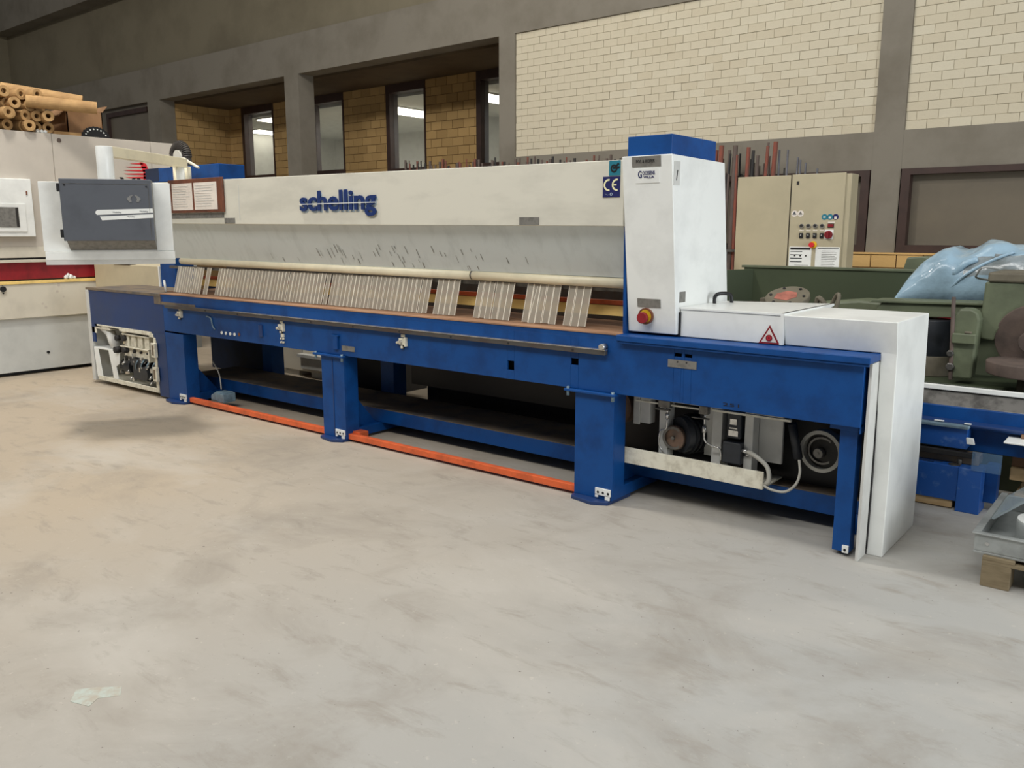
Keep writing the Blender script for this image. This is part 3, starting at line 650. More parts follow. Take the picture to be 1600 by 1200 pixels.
gm = P('gear_motor', lambda bm: (B(bm, -1.79, -1.715, DY-.0, DY+.12, .44, .575), B(bm, -1.80, -1.70, DY-.02, DY+.10, .31, .425)), 'motor', bev=.006)
P('motor_plate', [(-1.772, -1.735, DY-.004, DY, .515, .545), (-1.778, -1.726, DY-.004, DY, .455, .485), (-1.775, -1.73, DY-.004, DY, .493, .499)], 'chrome', gm)
P('cable_gland', lambda bm: (CY(bm, (-1.70, DY+.03, .36), (-1.67, DY+.03, .36), .014, n=12), CY(bm, (-1.70, DY+.0, .385), (-1.665, DY+.0, .385), .012, n=12)), 'chrome', gm)
P('power_cable', lambda bm: (TU(bm, [(-1.67, DY+.0, .385), (-1.61, DY-.03, .375), (-1.55, DY-.03, .33), (-1.54, DY-.03, .26), (-1.575, DY-.02, .235)], .012, 8), TU(bm, [(-1.57, DY-.03, .235), (-1.52, DY-.04, .222), (-1.45, DY-.04, .225), (-1.40, DY-.04, .27), (-1.385, DY-.03, .33), (-1.40, DY-.01, .39)], .007, 8)), 'cable')
P('air_fitting', lambda bm: (CY(bm, (-2.125, DY-.02, .60), (-2.125, DY-.02, .50), .007, n=8), CY(bm, (-2.125, DY-.02, .53), (-2.125, DY-.02, .50), .011, n=8), TU(bm, [(-2.125, DY-.02, .50), (-2.13, DY-.02, .44), (-2.17, DY-.01, .42), (-2.18, DY, .34), (-2.15, DY+.01, .29)], .005, 6),
    CY(bm, (-1.905, DY-.02, .60), (-1.905, DY-.02, .46), .006, n=8), CY(bm, (-1.905, DY-.02, .49), (-1.905, DY-.02, .455), .012, n=8), TU(bm, [(-1.905, DY-.02, .46), (-1.90, DY-.02, .41), (-1.86, DY-.01, .385), (-1.82, DY, .37), (-1.815, DY, .3)], .005, 6)), 'chrome')
P('rail_pair', [(-2.32, -1.92, DY-.03, DY-.015, .595, .605), (-2.32, -1.92, DY-.03, DY-.015, .572, .580), (-1.87, -1.45, DY-.02, DY, .574, .585), (-1.52, -1.45, DY-.02, DY, .597, .606)], 'bracket')
P('rail_carriage', [(-2.17, -2.10, DY-.045, DY-.01, .56, .60), (-1.93, -1.88, DY-.045, DY-.01, .555, .60), (-2.19, -2.10, DY-.05, DY-.03, .545, .555), (-1.97, -1.87, DY-.05, DY-.03, .53, .537)], 'steel', bev=.003)
wh = P('band_wheel', lambda bm: (RING(bm, (-1.33, DY+.08, .425), (-1.325, DY+.14, .425), .106, .088, 40)), 'cable')
P('wheel_disc', lambda bm: (CY(bm, (-1.33, DY+.11, .425), (-1.325, DY+.13, .425), .09, n=36)), 'rubber')
P('wheel_hub', lambda bm: (CY(bm, (-1.34, DY+.075, .415), (-1.335, DY+.12, .415), .024, .03, n=20), CY(bm, (-1.34, DY+.07, .415), (-1.34, DY+.08, .415), .007, n=8), RING(bm, (-1.33, DY+.1, .425), (-1.33, DY+.115, .425), .070, .060, 36)), 'steel', wh)
P('band_wheel', lambda bm: (RING(bm, (-2.50, DY+.08, .50), (-2.49, DY+.14, .50), .10, .08, 40), CY(bm, (-2.5, DY+.10, .50), (-2.49, DY+.13, .50), .085, n=36)), 'pulley')
P('cylinder', lambda bm: CY(bm, (-1.46, DY+.03, .56), (-1.43, DY+.06, .38), .022, n=14), 'motor')
P('bay_divider', [(-2.6, -1.1, 4.28, 4.3, .186, .64)], 'black')

ps = thing('paint_stain', 'small pale turquoise paint smear on the floor, bottom left', 'stain', (-2.64, 1.11, 0))
obj('smear', lambda bm: PR(bm, [(-.09, -.03), (-.03, -.075), (.045, -.05), (.02, -.01), (.06, .045), (.01, .075), (-.05, .02)], 'z', .0, .0012), 'turq', ps)
# ================================================================== CONTROL CONSOLE on its swing arm
CR = R(56)
con = thing('control_console', 'white control console with dark grey door and striped tape, hanging from a swing arm', 'console', (-6.236, 3.021, 0), CR)
k = .00423
def cx(x): return (x-165)*k
obj('rear_plate', lambda bm: (B(bm, cx(60), cx(267), 0, .05, 1.352, 1.847)), 'white', con, bev=.003)
obj('lower_plate', lambda bm: (B(bm, cx(62), cx(268.5), -.012, .05, 1.290, 1.350)), 'white', con, bev=.003)
def under(bm):
    a = [(cx(62), -.01, 1.290), (cx(268.5), -.01, 1.290), (cx(232), .40, 1.29), (cx(66), .40, 1.29)]
    v = [bm.verts.new(p) for p in a]+[bm.verts.new((p[0], p[1], p[2]-.035)) for i, p in enumerate(a)]
    for f in ((0, 1, 2, 3), (7, 6, 5, 4), (0, 4, 5, 1), (1, 5, 6, 2), (2, 6, 7, 3), (3, 7, 4, 0)): bm.faces.new([v[i] for i in f])
obj('bottom_tray', under, 'offwhite', con)
obj('housing', lambda bm: PR(bm, [(0, 1.357), (0, 1.86), (-.13, 1.86), (-.13, 1.44)], 'x', cx(101), cx(240)), 'tag', con, bev=.003)
dr = obj('door', lambda bm: (B(bm, cx(99), cx(241), -.155, -.13, 1.428, 1.862)), 'charcoal', con, bev=.004)
obj('door_frame', [(cx(104), cx(236), -.157, -.154, 1.826, 1.829), (cx(235.5), cx(236.1), -.157, -.154, 1.46, 1.829)], 'steel', dr)
for z in (1.80, 1.48): obj('hinge', [(cx(95), cx(99), -.16, -.12, z-.028, z+.028)], 'black', dr)
obj('door_screw', lambda bm: (CY(bm, (cx(233), -.159, 1.812), (cx(233), -.154, 1.812), .006, n=10), CY(bm, (cx(107), -.159, 1.818), (cx(107), -.154, 1.818), .007, n=10)), 'black', dr)
def diamond(bm):
    c = (cx(212), 1.727)
    for s in (-1, 1):
        PR(bm, [(c[0]+s*.004, c[1]+.026), (c[0]+s*.024, c[1]+.022), (c[0]+s*.048, c[1]), (c[0]+s*.03, c[1]-.026), (c[0]+s*.014, c[1]-.024), (c[0]+s*.022, c[1])], 'y', -.160, -.155)
obj('emblem', diamond, 'chrome', dr)
t1 = obj('tape_strip', lambda bm: PR(bm, [(cx(151), 1.635), (cx(154), 1.646), (cx(240.5), 1.659), (cx(241), 1.629), (cx(153), 1.611), (cx(151), 1.620)], 'y', -.157, -.154), 'white', dr)
t2 = obj('tape_strip', lambda bm: PR(bm, [(cx(157), 1.600), (cx(241), 1.619), (cx(241), 1.592), (cx(160), 1.573)], 'y', -.158, -.1545), 'white', dr)
for x, z in ((178, 1.633), (220, 1.641), (199, 1.602)):
    text('tape_print', 'Mobility', .011, 'charcoal', dr, (cx(x), -.1585, z-.008), extr=.0004, width=.055)
obj('arm_post', lambda bm: (CY(bm, (0, .06, 1.80), (0, .06, 2.105), .058, n=28)), 'white', con, bev=.003)
# arm from the post to the saw's top box
a0 = Vector((0, .06, 2.075)); wv = Matrix.Rotation(-CR, 3, 'Z') @ (Vector((-6.88, 4.02, 2.075))-Vector((-6.236, 3.021, 0)))
d = (wv-a0); d.z = 0; dn = d.normalized(); sn = Vector((-dn.y, dn.x, 0))
def arm(bm):
    v = []
    for p in (a0+dn*.03, wv):
        for s, zz in ((-.04, -.04), (.04, -.04), (.04, .035), (-.04, .035)): v.append(bm.verts.new(Vector((p.x, p.y, 2.075))+sn*s+Vector((0, 0, zz))))
    for f in ((0, 1, 2, 3), (7, 6, 5, 4), (0, 4, 5, 1), (1, 5, 6, 2), (2, 6, 7, 3), (3, 7, 4, 0)): bm.faces.new([v[i] for i in f])
obj('swing_arm', arm, 'tube', con, bev=.004)
obj('arm_foot', lambda bm: CY(bm, (wv.x-dn.x*.06, wv.y-dn.y*.06, 1.86), (wv.x-dn.x*.06, wv.y-dn.y*.06, 2.04), .035, n=18), 'white', con)

# notice board clipped to the beam
nb = thing('notice_board', 'brown framed board with two printed sheets, fixed on the left end of the white beam', 'board', (-6.36, FY-.002, 1.645))
obj('frame', [(-.40, .395, -.022, -.002, 0, .268)], 'brown', nb, bev=.004)
for x0, x1 in ((-.335, -.03), (.0, .325)):
    sh = obj('sheet', [(x0, x1, -.026, -.021, .022, .235)], 'paper', nb)
    def lines(bm):
        for i in range(9):
            B(bm, x0+.02, x1-.03-random.uniform(0, .08), -.0275, -.0262, .21-i*.02, .2135-i*.02)
    obj('sheet_print', lines, 'offwhite', sh)

# foot pedal box by the left leg
fp = thing('foot_pedal', 'grey blue cast foot switch with cable, on the orange bar beside the left leg', 'switch', (-6.38, 3.95, .058))
obj('casing', lambda bm: (PR(bm, [(-.11, 0), (.03, 0), (.03, .085), (-.03, .085), (-.11, .045)], 'y', -.05, .05)), 'greyblue', fp, bev=.01)
obj('cover', [(-.0, .10, -.06, .06, .0, .075), (.015, .085, -.05, .05, .075, .085)], 'greyblue', fp, bev=.008)
obj('cable', lambda bm: TU(bm, [(-.1, .05, .08), (-.2, .1, .2), (-.33, .12, .3)], .006, 6), 'cable', fp)

# ================================================================== SANDER on the left
sd = thing('wide_belt_sander', 'large beige wide belt sander with a dark red slot, at the left edge', 'sander', (-9.455, 4.0, 0))
SX = -9.455
def SB(name, y0, y1, z0, z1, m, x0=-.02, x1=0, par=sd, bev=.003):
    return obj(name, [(x0, x1, y0-4.0, y1-4.0, z0, z1)], m, par, bev)
SB('upper_body', 2.2, 5.425, 1.32, 2.50, 'sandbeige', -1.6, -.012, bev=.004)
for y0, y1 in ((2.2, 4.05), (4.056, 5.13), (5.136, 5.425)): SB('upper_panel', y0, y1, 1.335, 2.50, 'sandbeige', -.014, 0)
SB('slot_band', 2.2, 5.2, 1.225, 1.335, 'sandcream', -.5, .006)
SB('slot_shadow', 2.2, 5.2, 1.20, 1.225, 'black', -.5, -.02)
SB('slot_trim', 2.2, 5.2, 1.175, 1.205, 'sandcream', -.3, .004)
SB('red_band', 2.2, 5.2, 1.0, 1.175, 'red', -.3, -.03)
SB('feed_gap', 2.2, 5.2, .985, 1.02, 'black', -.6, -.04)
SB('feed_belt', 2.2, 5.2, .955, .985, 'yellow', -1.4, .01)
SB('middle_panel', 2.2, 5.2, .60, .955, 'sandcream', -1.4, 0)
SB('lower_panel', 2.2, 5.2, .04, .60, 'sandgrey', -1.3, -.03)
SB('plinth', 2.4, 5.1, 0, .04, 'black', -1.2, -.12)
kn = obj('knob', lambda bm: (CY(bm, (0, -.57, .912), (.02, -.57, .912), .028, n=18), CY(bm, (0, -.57, .955), (.008, -.57, .955), .008, n=10), CY(bm, (0, -.57, .87), (.008, -.57, .87), .008, n=10)), 'black', sd)
obj('lower_hole', lambda bm: CY(bm, (-.03, -.18, .215), (-.025, -.18, .215), .016, n=14), 'black', sd)
obj('dust_marks', lambda bm: [CY(bm, (0, y-4, z), (.0015, y-4, z), r, n=10) for y, z, r in ((3.96, .86, .014), (3.98, .93, .018), (4.02, .80, .01), (3.80, .74, .012), (3.83, .70, .014))], 'sandbeige', sd)
obj('cover_bolt', lambda bm: CY(bm, (0, .124, 2.437), (.006, .124, 2.437), .022, n=16), 'castbrown', sd)
pf = SB('panel_frame', 2.6, 3.78, 1.44, 2.02, 'white', 0, .06, bev=.006)
SB('screen_bezel', 2.8, 3.70, 1.49, 1.77, 'white', .06, .07, pf)
sc = SB('screen', 2.9, 3.63, 1.535, 1.735, 'tag', .07, .075, pf); SB('screen_edge', 3.6, 3.625, 1.54, 1.73, 'dark', .074, .077, pf)
SB('lock', 3.72, 3.735, 1.86, 1.90, 'brown', .06, .068, pf)
# logo: striped red disc and letters
def disc(bm):
    cyy, cz, r = .965, 2.150, .118
    for i in range(7):
        z0 = cz+r-.018-i*.038; h = .028-.0017*i*0+.003*i*.6
        h = min(.036, .018+.003*i)
        zm = z0; wdt = math.sqrt(max(.0001, r*r-(zm-cz)**2))
        l = wdt*(1.45 if i < 5 else 1)
        PR(bm, [(cyy-l, zm-h/4), (cyy+wdt*.9, zm+h/2), (cyy+wdt, zm-h/2), (cyy-l*.7, zm-h/2)], 'x', 0, .003)
    PR(bm, [(cyy+.02, cz+.13), (cyy+.10, cz+.10), (cyy+.135, cz), (cyy+.11, cz-.1), (cyy+.05, cz-.13), (cyy+.06, cz)], 'x', 0, .003)
obj('logo_disc', disc, 'brightred', sd)
text('logo_letters', 'VIG', .135, 'dark', sd, (.001, .74, 1.955), xdir=(0, 1, 0), extr=.002, bold=.02, width=.46)
tb = thing('lint_tuft', 'small white scrap of foam lying on the sander feed belt edge', 'scrap', (-9.47, 4.10, .986))
obj('foam', lambda bm: [bmesh.ops.create_icosphere(bm, subdivisions=1, radius=r_, matrix=Matrix.Translation((x_, y_, z_))) for x_, y_, z_, r_ in ((0, -.03, .02, .025), (0, .02, .022, .03), (.0, -.005, .045, .02), (0, .06, .015, .018))], 'white', tb)
# coil hose behind the arm
ch = thing('ribbed_hose', 'dark ribbed hose arch with a pale core, above the swing arm', 'hose', (-7.95, 4.62, 2.098))
def coil(bm):
    for i in range(22):
        a = math.pi*(i+.5)/22
        c = Vector((-.125*math.cos(a), 0, .11+.125*math.sin(a))); t_ = Vector((math.sin(a), 0, math.cos(a)))*.0055
        CY(bm, c-t_, c+t_, .046, n=14)
        CY(bm, c+t_, c+t_*2.2, .036, n=12, caps=False)
    CY(bm, (-.125, 0, 0), (-.125, 0, .11), .04, n=14); CY(bm, (.125, 0, 0), (.125, 0, .11), .04, n=14)
obj('hose', coil, 'coilm', ch)
obj('core', lambda bm: (CY(bm, (0, -.04, .12), (0, .04, .12), .068, n=24), B(bm, -.03, .03, -.03, .03, 0, .08)), 'cream', ch)
# things lying on the sander
random.seed(11)
rolls = [(3.12+.122*q, 0) for q in range(9)]+[(3.18+.122*q, 1) for q in range(8)]+[(3.24+.122*q, 2) for q in range(7)]+[(3.50+.122*q, 3) for q in range(4)]
rl_lab = ['bottom row', 'second row up', 'third row up', 'topmost row']
ORD = ['first', 'second', 'third', 'fourth', 'fifth', 'sixth', 'seventh', 'eighth', 'ninth', 'tenth']
first = None
for i, (y, lv) in enumerate(rolls):
    r_ = .058
    t = thing('cardboard_tube', 'cardboard tube, %s from left, %s, in the pile on the sander' % (ORD[sum(1 for q in rolls if q[1] == lv and q[0] < y)], rl_lab[lv]), 'tube', (-9.75+random.uniform(-.08, .1), y+random.uniform(-.015, .015), 2.502+r_+lv*.104), R(random.uniform(-8, 16)), 'cardboard tubes piled on the sander')
    if first is None:
        wl = obj('tube_wall', lambda bm: (RING(bm, (-.45, 0, 0), (.30, 0, 0), .056, .024, 20)), 'tubecard', t, bev=.003)
        first = wl
    else:
        c = first.copy(); link(c, t)
lt = thing('cardboard_tube', 'long cardboard tube lying crosswise on top of the tube pile', 'tube', (-9.62, 3.80, 2.93), R(62))
obj('tube_wall', lambda bm: RING(bm, (-.12, 0, 0), (.62, 0, -.09), .062, .03, 22), 'tubecard', lt)
lt = thing('cardboard_tube', 'cardboard tube lying lengthwise just below the crosswise top one', 'tube', (-9.40, 3.92, 2.80), R(66))
obj('tube_wall', lambda bm: RING(bm, (-.1, 0, 0), (.55, 0, -.03), .062, .03, 22), 'tubecard', lt)
lt = thing('cardboard_tube', 'single thin cardboard tube sticking out highest at the left edge of the pile', 'tube', (-9.8, 3.58, 2.88), R(4))
obj('tube_wall', lambda bm: RING(bm, (-.4, 0, 0), (.33, 0, 0), .055, .022, 22), 'tubecard', lt)
cb = thing('cardboard_box', 'open brown cardboard box with packing sticking out, right of the tube pile', 'box', (-9.75, 4.46, 2.502))
obj('box_body', lambda bm: (B(bm, -.2, .2, -.19, -.18, 0, .28), B(bm, -.2, .2, .18, .19, 0, .28), B(bm, .19, .2, -.19, .19, 0, .28), B(bm, -.2, -.19, -.19, .19, 0, .28), B(bm, -.2, .2, -.19, .19, 0, .01)), 'cardboard', cb)
obj('box_flap', lambda bm: (PR(bm, [(-.19, .28), (-.27, .20), (-.272, .21), (-.19, .287)], 'x', -.2, .2), PR(bm, [(.19, .28), (.25, .35), (.255, .345), (.192, .275)], 'x', -.2, .2)), 'cardboard', cb)
def crumple(bm):
    random.seed(5)
    for i in range(8):
        x, y = random.uniform(-.1, .12), random.uniform(-.15, .14)
        PR(bm, [(y-.09, .27), (y+.09, .285), (y+.07, .32+random.uniform(0, .05)), (y-.03, .36+random.uniform(-.02, .04)), (y-.08, .31)], 'x', x, x+.01)
obj('packing_paper', crumple, 'cardboard', cb)
fb = thing('folded_board', 'flat piece of cardboard lying at the foot of the open box', 'cardboard', (-9.5, 4.26, 2.502))
obj('sheet', [(-.1, .03, -.17, .11, 0, .03)], 'tubecard', fb)
sb = thing('saw_blade', 'dark toothed disc with white dots, standing on the sander right of the cardboard box', 'blade', (-9.55, 4.56, 2.502))
def blade(bm):
    pts = []
    for i in range(25):
        a = math.pi*i/24; rr = .15+(.012 if i % 2 else 0); pts.append((-rr*math.cos(a), .0+.115/.15*rr*math.sin(a)))
    PR(bm, pts, 'x', -.01, .01)
obj('disc', blade, 'black', sb)
obj('white_dot', lambda bm: [CY(bm, (.008, -.115*math.cos(math.pi*i/9), .088*math.sin(math.pi*i/9)+.004), (.014, -.115*math.cos(math.pi*i/9), .088*math.sin(math.pi*i/9)+.004), .008, n=8) for i in range(1, 9)], 'white', sb)
rg = thing('rag', 'crumpled white scrap on the front edge of the sander top', 'scrap', (-9.5, 3.98, 2.502))
obj('scrap', lambda bm: [bmesh.ops.create_icosphere(bm, subdivisions=1, radius=.022, matrix=Matrix.Translation((0, y_, .015))) for y_ in (-.04, 0, .035)], 'white', rg)

# pale cabinet seen under the saw
wc = thing('floor_cabinet', 'pale grey cabinet with a stepped base, seen under the saw between its legs', 'cabinet', (-7.1, 5.35, 0))
obj('body', [(-.62, .55, 0, .6, .06, .70)], 'sandcream', wc, bev=.004)
obj('foot', [(-.5, -.1, .02, .5, 0, .06), (.1, .5, .02, .5, 0, .06)], 'offwhite', wc)
obj('door_edge', [(-.02, -.005, -.008, 0, .08, .68)], 'offwhite', wc)
obj('red_cap', [(.40, .55, -.02, .1, .46, .60)], 'red', wc)
obj('step', [(.02, .5, -.05, .0, .10, .22), (.0, .55, -.08, 0, .22, .25)], 'offwhite', wc)

# ================================================================== BACKGROUND RIGHT
# rods standing in a rack against the wall
rk = thing('rod_rack', 'low steel rack holding upright rods against the concrete wall', 'rack', (-6.9, 9.62, 0))
obj('cross_bar', [(-3.2, 3.6, -.07, -.04, 1.25, 1.28), (-3.2, 3.6, -.07, -.04, .93, .96), (-3.2, 3.6, .17, .2, 1.3, 1.33)], 'steel', rk)
for x in (-3.2, -.9, 1.4, 3.57): obj('post', [(x, x+.04, -.04, .2, 0, 1.34)], 'steel', rk)
random.seed(21)
rod_me = {}
def rod_mesh(r_, m):
    key = (r_, m)
    if key not in rod_me:
        bm = bmesh.new(); CY(bm, (0, 0, 0), (0, 0, 1), r_, n=8); me = bpy.data.meshes.new('rod'); bm.to_mesh(me); bm.free(); me.materials.append(M[m]); rod_me[key] = me
    return rod_me[key]
def rod(x, y, h, r_, m, lean, label, group):
    o = bpy.data.objects.new('steel_rod', rod_mesh(r_, m)); link(o); o.location = (x, y, 0); o.scale = (1, 1, h); o.rotation_euler = (R(-lean[0]), R(lean[1]), 0)
    tag(o, label, 'rod', group)
n = 74
for i in range(n):
    x = -10.0+i*(4.1/n)+random.uniform(-.02, .02); h = 2.575-(x+9.9)*.03+random.uniform(-.09, .03)
    rod(x, 9.62+random.uniform(-.03, .12), h, random.choice((.010, .014, .018)), random.choice(('rust', 'castbrown', 'castbrown', 'dark')), (0, random.uniform(-1, 1)), 'rusty steel rod tip showing in the row just above the white beam of the saw', 'rusty rods above the white beam')
hs = [(-4.62, 2.45, .05, 'rust'), (-4.53, 2.50, .03, 'rust'), (-4.45, 2.40, .02, 'dark'), (-4.38, 2.44, .02, 'castbrown'), (-4.31, 2.49, .03, 'castbrown'), (-4.24, 2.38, .02, 'rust'), (-4.18, 2.46, .025, 'rust'), (-4.11, 2.42, .02, 'dark'), (-4.05, 2.36, .02, 'castbrown'), (-3.99, 2.5, .015, 'castbrown')]
for i, (x, h, r_, m) in enumerate(hs): rod(x-.08, 9.62, h, r_, m, (0, random.uniform(-.5, 2.5)), 'rusty steel bar, %s to the right of the blue cap of the white tower' % ORD[i], 'rusty bars behind the tower')
for x, h, r_, lb in ((-3.86, 2.50, .028, 'thickest rust red bar, tallest of the rods above the electrical cabinet'), (-3.95, 2.46, .02, 'rust red bar just left of the thickest red bar above the cabinet')): rod(x-.1, 9.60, h, r_, 'rust', (0, 2.2), lb, 'bright red bars by the cabinet')
for i, x in enumerate((-3.83, -3.78, -3.72, -3.66, -3.60, -3.55, -3.42)): rod(x, 9.64, 2.42-(x+3.83)*.6+random.uniform(-.02, .03), .012, 'greyrod', (0, random.uniform(-.5, 1.5)), 'thin grey steel rod, %s right of the thick rust red bar above the cabinet' % ORD[i], 'grey rods above the cabinet')

for i in range(16): rod(-4.60+i*.052+random.uniform(-.015, .015), 9.70, random.uniform(2.15, 2.42), random.choice((.009, .012)), random.choice(('dark', 'castbrown')), (0, random.uniform(-.5, 1.5)), 'thin dark steel rod in the back row between the white tower and the electrical cabinet', 'thin dark rods in the back row')
# electrical cabinet
M['cabbeige'] = mat('cabinet beige grey', (182, 172, 144), .5, var=.05, scale=2)
eb = thing('electrical_cabinet', 'tall beige two-door electrical cabinet with push buttons and a red main switch', 'cabinet', (-3.15, 8.3, 0))
def EB(name, x0, x1, z0, z1, m, y0=-.02, y1=0, par=eb, bev=.003): return obj(name, [(x0+3.15, x1+3.15, y0, y1, z0, z1)], m, par, bev)
EB('body', -3.715, -2.585, 0, 2.03, 'cabbeige', 0, .2)
EB('door', -3.71, -3.16, .12, 2.035, 'cabbeige'); d2 = EB('door', -3.148, -2.635, .12, 2.04, 'cabbeige')
EB('door_gap', -3.162, -3.146, .12, 2.035, 'black', -.006, .0)
EB('lock', -3.10, -3.075, 1.94, 1.975, 'dark', -.024, -.02, d2)
for k_ in range(4):
    x = -3.025+k_*.0665
    obj('push_button', lambda bm: (CY(bm, (x+3.15, -.034, 1.545), (x+3.15, -.02, 1.545), .022, n=16)), 'chrome', d2)
    obj('button_face', lambda bm: (CY(bm, (x+3.15, -.038, 1.548), (x+3.15, -.033, 1.548), .014, n=14)), 'dark', d2)
    EB('switch', x-.017, x+.017, 1.43, 1.478, 'black', -.034, -.02, d2, .002)
    EB('switch_label', x-.022, x+.022, 1.497, 1.507, 'paper', -.0215, -.02, d2)
    EB('rocker', x-.008, x+.008, 1.45, 1.462, 'chrome', -.038, -.034, d2)
EB('meter', -2.775, -2.715, 1.528, 1.568, 'dark', -.026, -.02, d2); EB('meter_display', -2.772, -2.718, 1.533, 1.563, 'red', -.028, -.026, d2); EB('meter_label', -2.775, -2.71, 1.572, 1.585, 'paper', -.0215, -.02, d2)
EB('switch_plate', -2.80, -2.715, 1.42, 1.51, 'white', -.024, -.02, d2)
obj('main_switch', lambda bm: (CY(bm, (.392, -.045, 1.462), (.392, -.022, 1.462), .038, n=24), B(bm, .384, .40, -.06, -.044, 1.43, 1.494)), 'red', d2, bev=.003)
obj('stop_base', lambda bm: (CY(bm, (.249, -.03, 1.365), (.249, -.02, 1.365), .036, n=24)), 'signyellow', d2)
obj('stop_button', lambda bm: (CY(bm, (.240, -.06, 1.365), (.240, -.03, 1.365), .024, n=20)), 'brightred', d2)
def sheet(x0, x1, z0, z1, dark):
    s = EB('instruction_sheet', x0, x1, z0, z1, 'white', -.0225, -.02, d2, 0)
    if dark:
        EB('sheet_header', x0+.01, x1-.012, z1-.03, z1-.008, 'black', -.0235, -.0225, d2, 0)
        for i in range(4): EB('sheet_bar', x0+.012, x1-.09, z1-.05-i*.033, z1-.042-i*.033, 'black', -.0235, -.0225, d2, 0)
        for i in range(3): EB('sheet_symbol', x0+.05+i*.055, x0+.065+i*.055, z1-.095, z1-.08, 'dark', -.0235, -.0225, d2, 0)
    else:
        EB('sheet_bar', x0+.02, x1-.01, z1-.018, z1-.012, 'black', -.0235, -.0225, d2, 0)
    def ln(bm):
        for i in range(5 if dark else 10): B(bm, x0+3.15+.06, x1+3.15-.02-random.uniform(0, .04), -.0233, -.0225, z1-(.18 if dark else .04)-i*.016, z1-(.176 if dark else .036)-i*.016)
    obj('sheet_text', ln, 'tag', d2)
sheet(-3.135, -2.915, 1.10, 1.345, 1); sheet(-2.875, -2.645, 1.10, 1.345, 0)
for x in (-3.105, -3.045):
    obj('round_sticker', lambda bm: CY(bm, (x+3.15, -.022, 1.665), (x+3.15, -.02, 1.665), .031, n=24), 'paper', d2)
    obj('sticker_triangle', lambda bm: (PR(bm, [(x+3.15-.02, 1.655), (x+3.15+.02, 1.655), (x+3.15, 1.688)], 'y', -.0235, -.022)), 'charcoal' if x < -3.07 else 'tag', d2)
for i, x in enumerate((-2.81, -2.758, -2.705)):
    obj('round_sticker', lambda bm: CY(bm, (x+3.15, -.022, 1.630), (x+3.15, -.02, 1.630), .028, n=24), 'navysign' if i == 2 else 'teal', d2)
    obj('sticker_mark', lambda bm: (B(bm, x+3.15-.012, x+3.15+.012, -.0235, -.022, 1.622-.006*i, 1.634)), 'paper', d2)
# yellow block pallet piece left of the cabinet
yb = thing('pale_crate', 'pale timber crate peeping out between the white tower and the beige cabinet', 'crate', (-3.80, 7.9, 0))
obj('side', lambda bm: PR(bm, [(-.25, 0), (.0, 0), (.0, 1.35), (-.10, 1.62), (-.25, 1.7)], 'y', 0, .3), 'palewood', yb)
obj('band', [(-.25, .004, -.004, .3, 1.34, 1.37)], 'offwhite', yb)

# green machine
gm_ = thing('green_grinder', 'old green grinding machine with tank, arms and heavy round tables, behind the saw', 'machine', (-1.8, 6.0, 0))
def G(name, fn, m, bev=.006, par=gm_):
    o = obj(name, fn, m, par, bev)
    for v in o.data.vertices: v.co -= gm_.location
    return o
G('tank_wall', [(-2.78, -1.43, 6.40, 6.44, .3, 1.215)], 'darkgreen', .003)
G('tank_side', lambda bm: PR(bm, [(-2.9, 6.0), (-2.74, 6.40), (-2.70, 6.40), (-2.86, 6.0)], 'z', .3, 1.20), 'darkgreen', .003)
G('tank_rim', [(-2.80, -1.42, 6.39, 6.45, 1.213, 1.232)], 'green', .003)
G('tank_floor', [(-3.0, -1.56, 5.55, 6.42, .88, .95)], 'castbrown')
G('machine_bed', [(-3.0, -.3, 5.95, 6.5, .0, .88)], 'green')
G('machine_base', [(-3.0, -.3, 5.48, 5.95, .0, .60)], 'darkgreen')
G('bed_casting', lambda bm: PR(bm, [(-2.1, .88), (-1.42, .88), (-1.42, 1.02), (-1.75, 1.035), (-2.05, 1.0)], 'y', 5.96, 6.2), 'green', .02)
FN = Vector((0, -.40, .916)); FU = Vector((0, .916, .40)); FC = Vector((-2.14, 5.66, 1.062))
def fp_(u, v, h): return FC+Vector((u, 0, 0))+FU*v+FN*h
def fp_poly(bm, q, h0, h1):
    a = [bm.verts.new(fp_(u, v, h0)) for u, v in q]; c = [bm.verts.new(fp_(u, v, h1)) for u, v in q]
    bm.faces.new(a[::-1]); bm.faces.new(c)
    for i in range(len(q)): bm.faces.new((a[i], a[(i+1) % len(q)], c[(i+1) % len(q)], c[i]))
G('face_plate', lambda bm: (CY(bm, fp_(0, 0, -.04), fp_(0, 0, 0), .148, .148, n=40), CY(bm, fp_(0, 0, -.2), fp_(0, 0, -.04), .07, n=20)), 'castgrey')
G('face_plate_rust', lambda bm: fp_poly(bm, [(-.075, -.05), (.02, -.07), (.07, -.01), (.05, .05), (-.02, .07), (-.08, .02)], 0, .003), 'rustred', 0)
for a in range(6): G('face_plate_bolt', lambda bm: CY(bm, fp_(.115*math.cos(a*math.pi/3), .115*math.sin(a*math.pi/3), 0), fp_(.115*math.cos(a*math.pi/3), .115*math.sin(a*math.pi/3), .008), .010, n=8), 'dark', 0)
G('clamp_lever', lambda bm: TU(bm, [(-1.96, 5.72, .94), (-1.95, 5.72, 1.05), (-1.90, 5.7, 1.02), (-1.87, 5.72, .94)], .018, 8), 'castgrey')
G('clamp_lever', lambda bm: TU(bm, [(-1.90, 5.8, .95), (-1.86, 5.8, 1.06), (-1.83, 5.78, 1.07), (-1.84, 5.75, .96)], .014, 8), 'castgrey')
G('clamp_lug', [(-2.33, -2.29, 5.65, 5.75, .92, 1.04)], 'castgrey')
G('bracket_block', lambda bm: PR(bm, [(-1.86, .88), (-1.62, .88), (-1.64, .97), (-1.72, 1.0), (-1.83, .96)], 'y', 5.6, 5.72), 'darkgreen', .015)
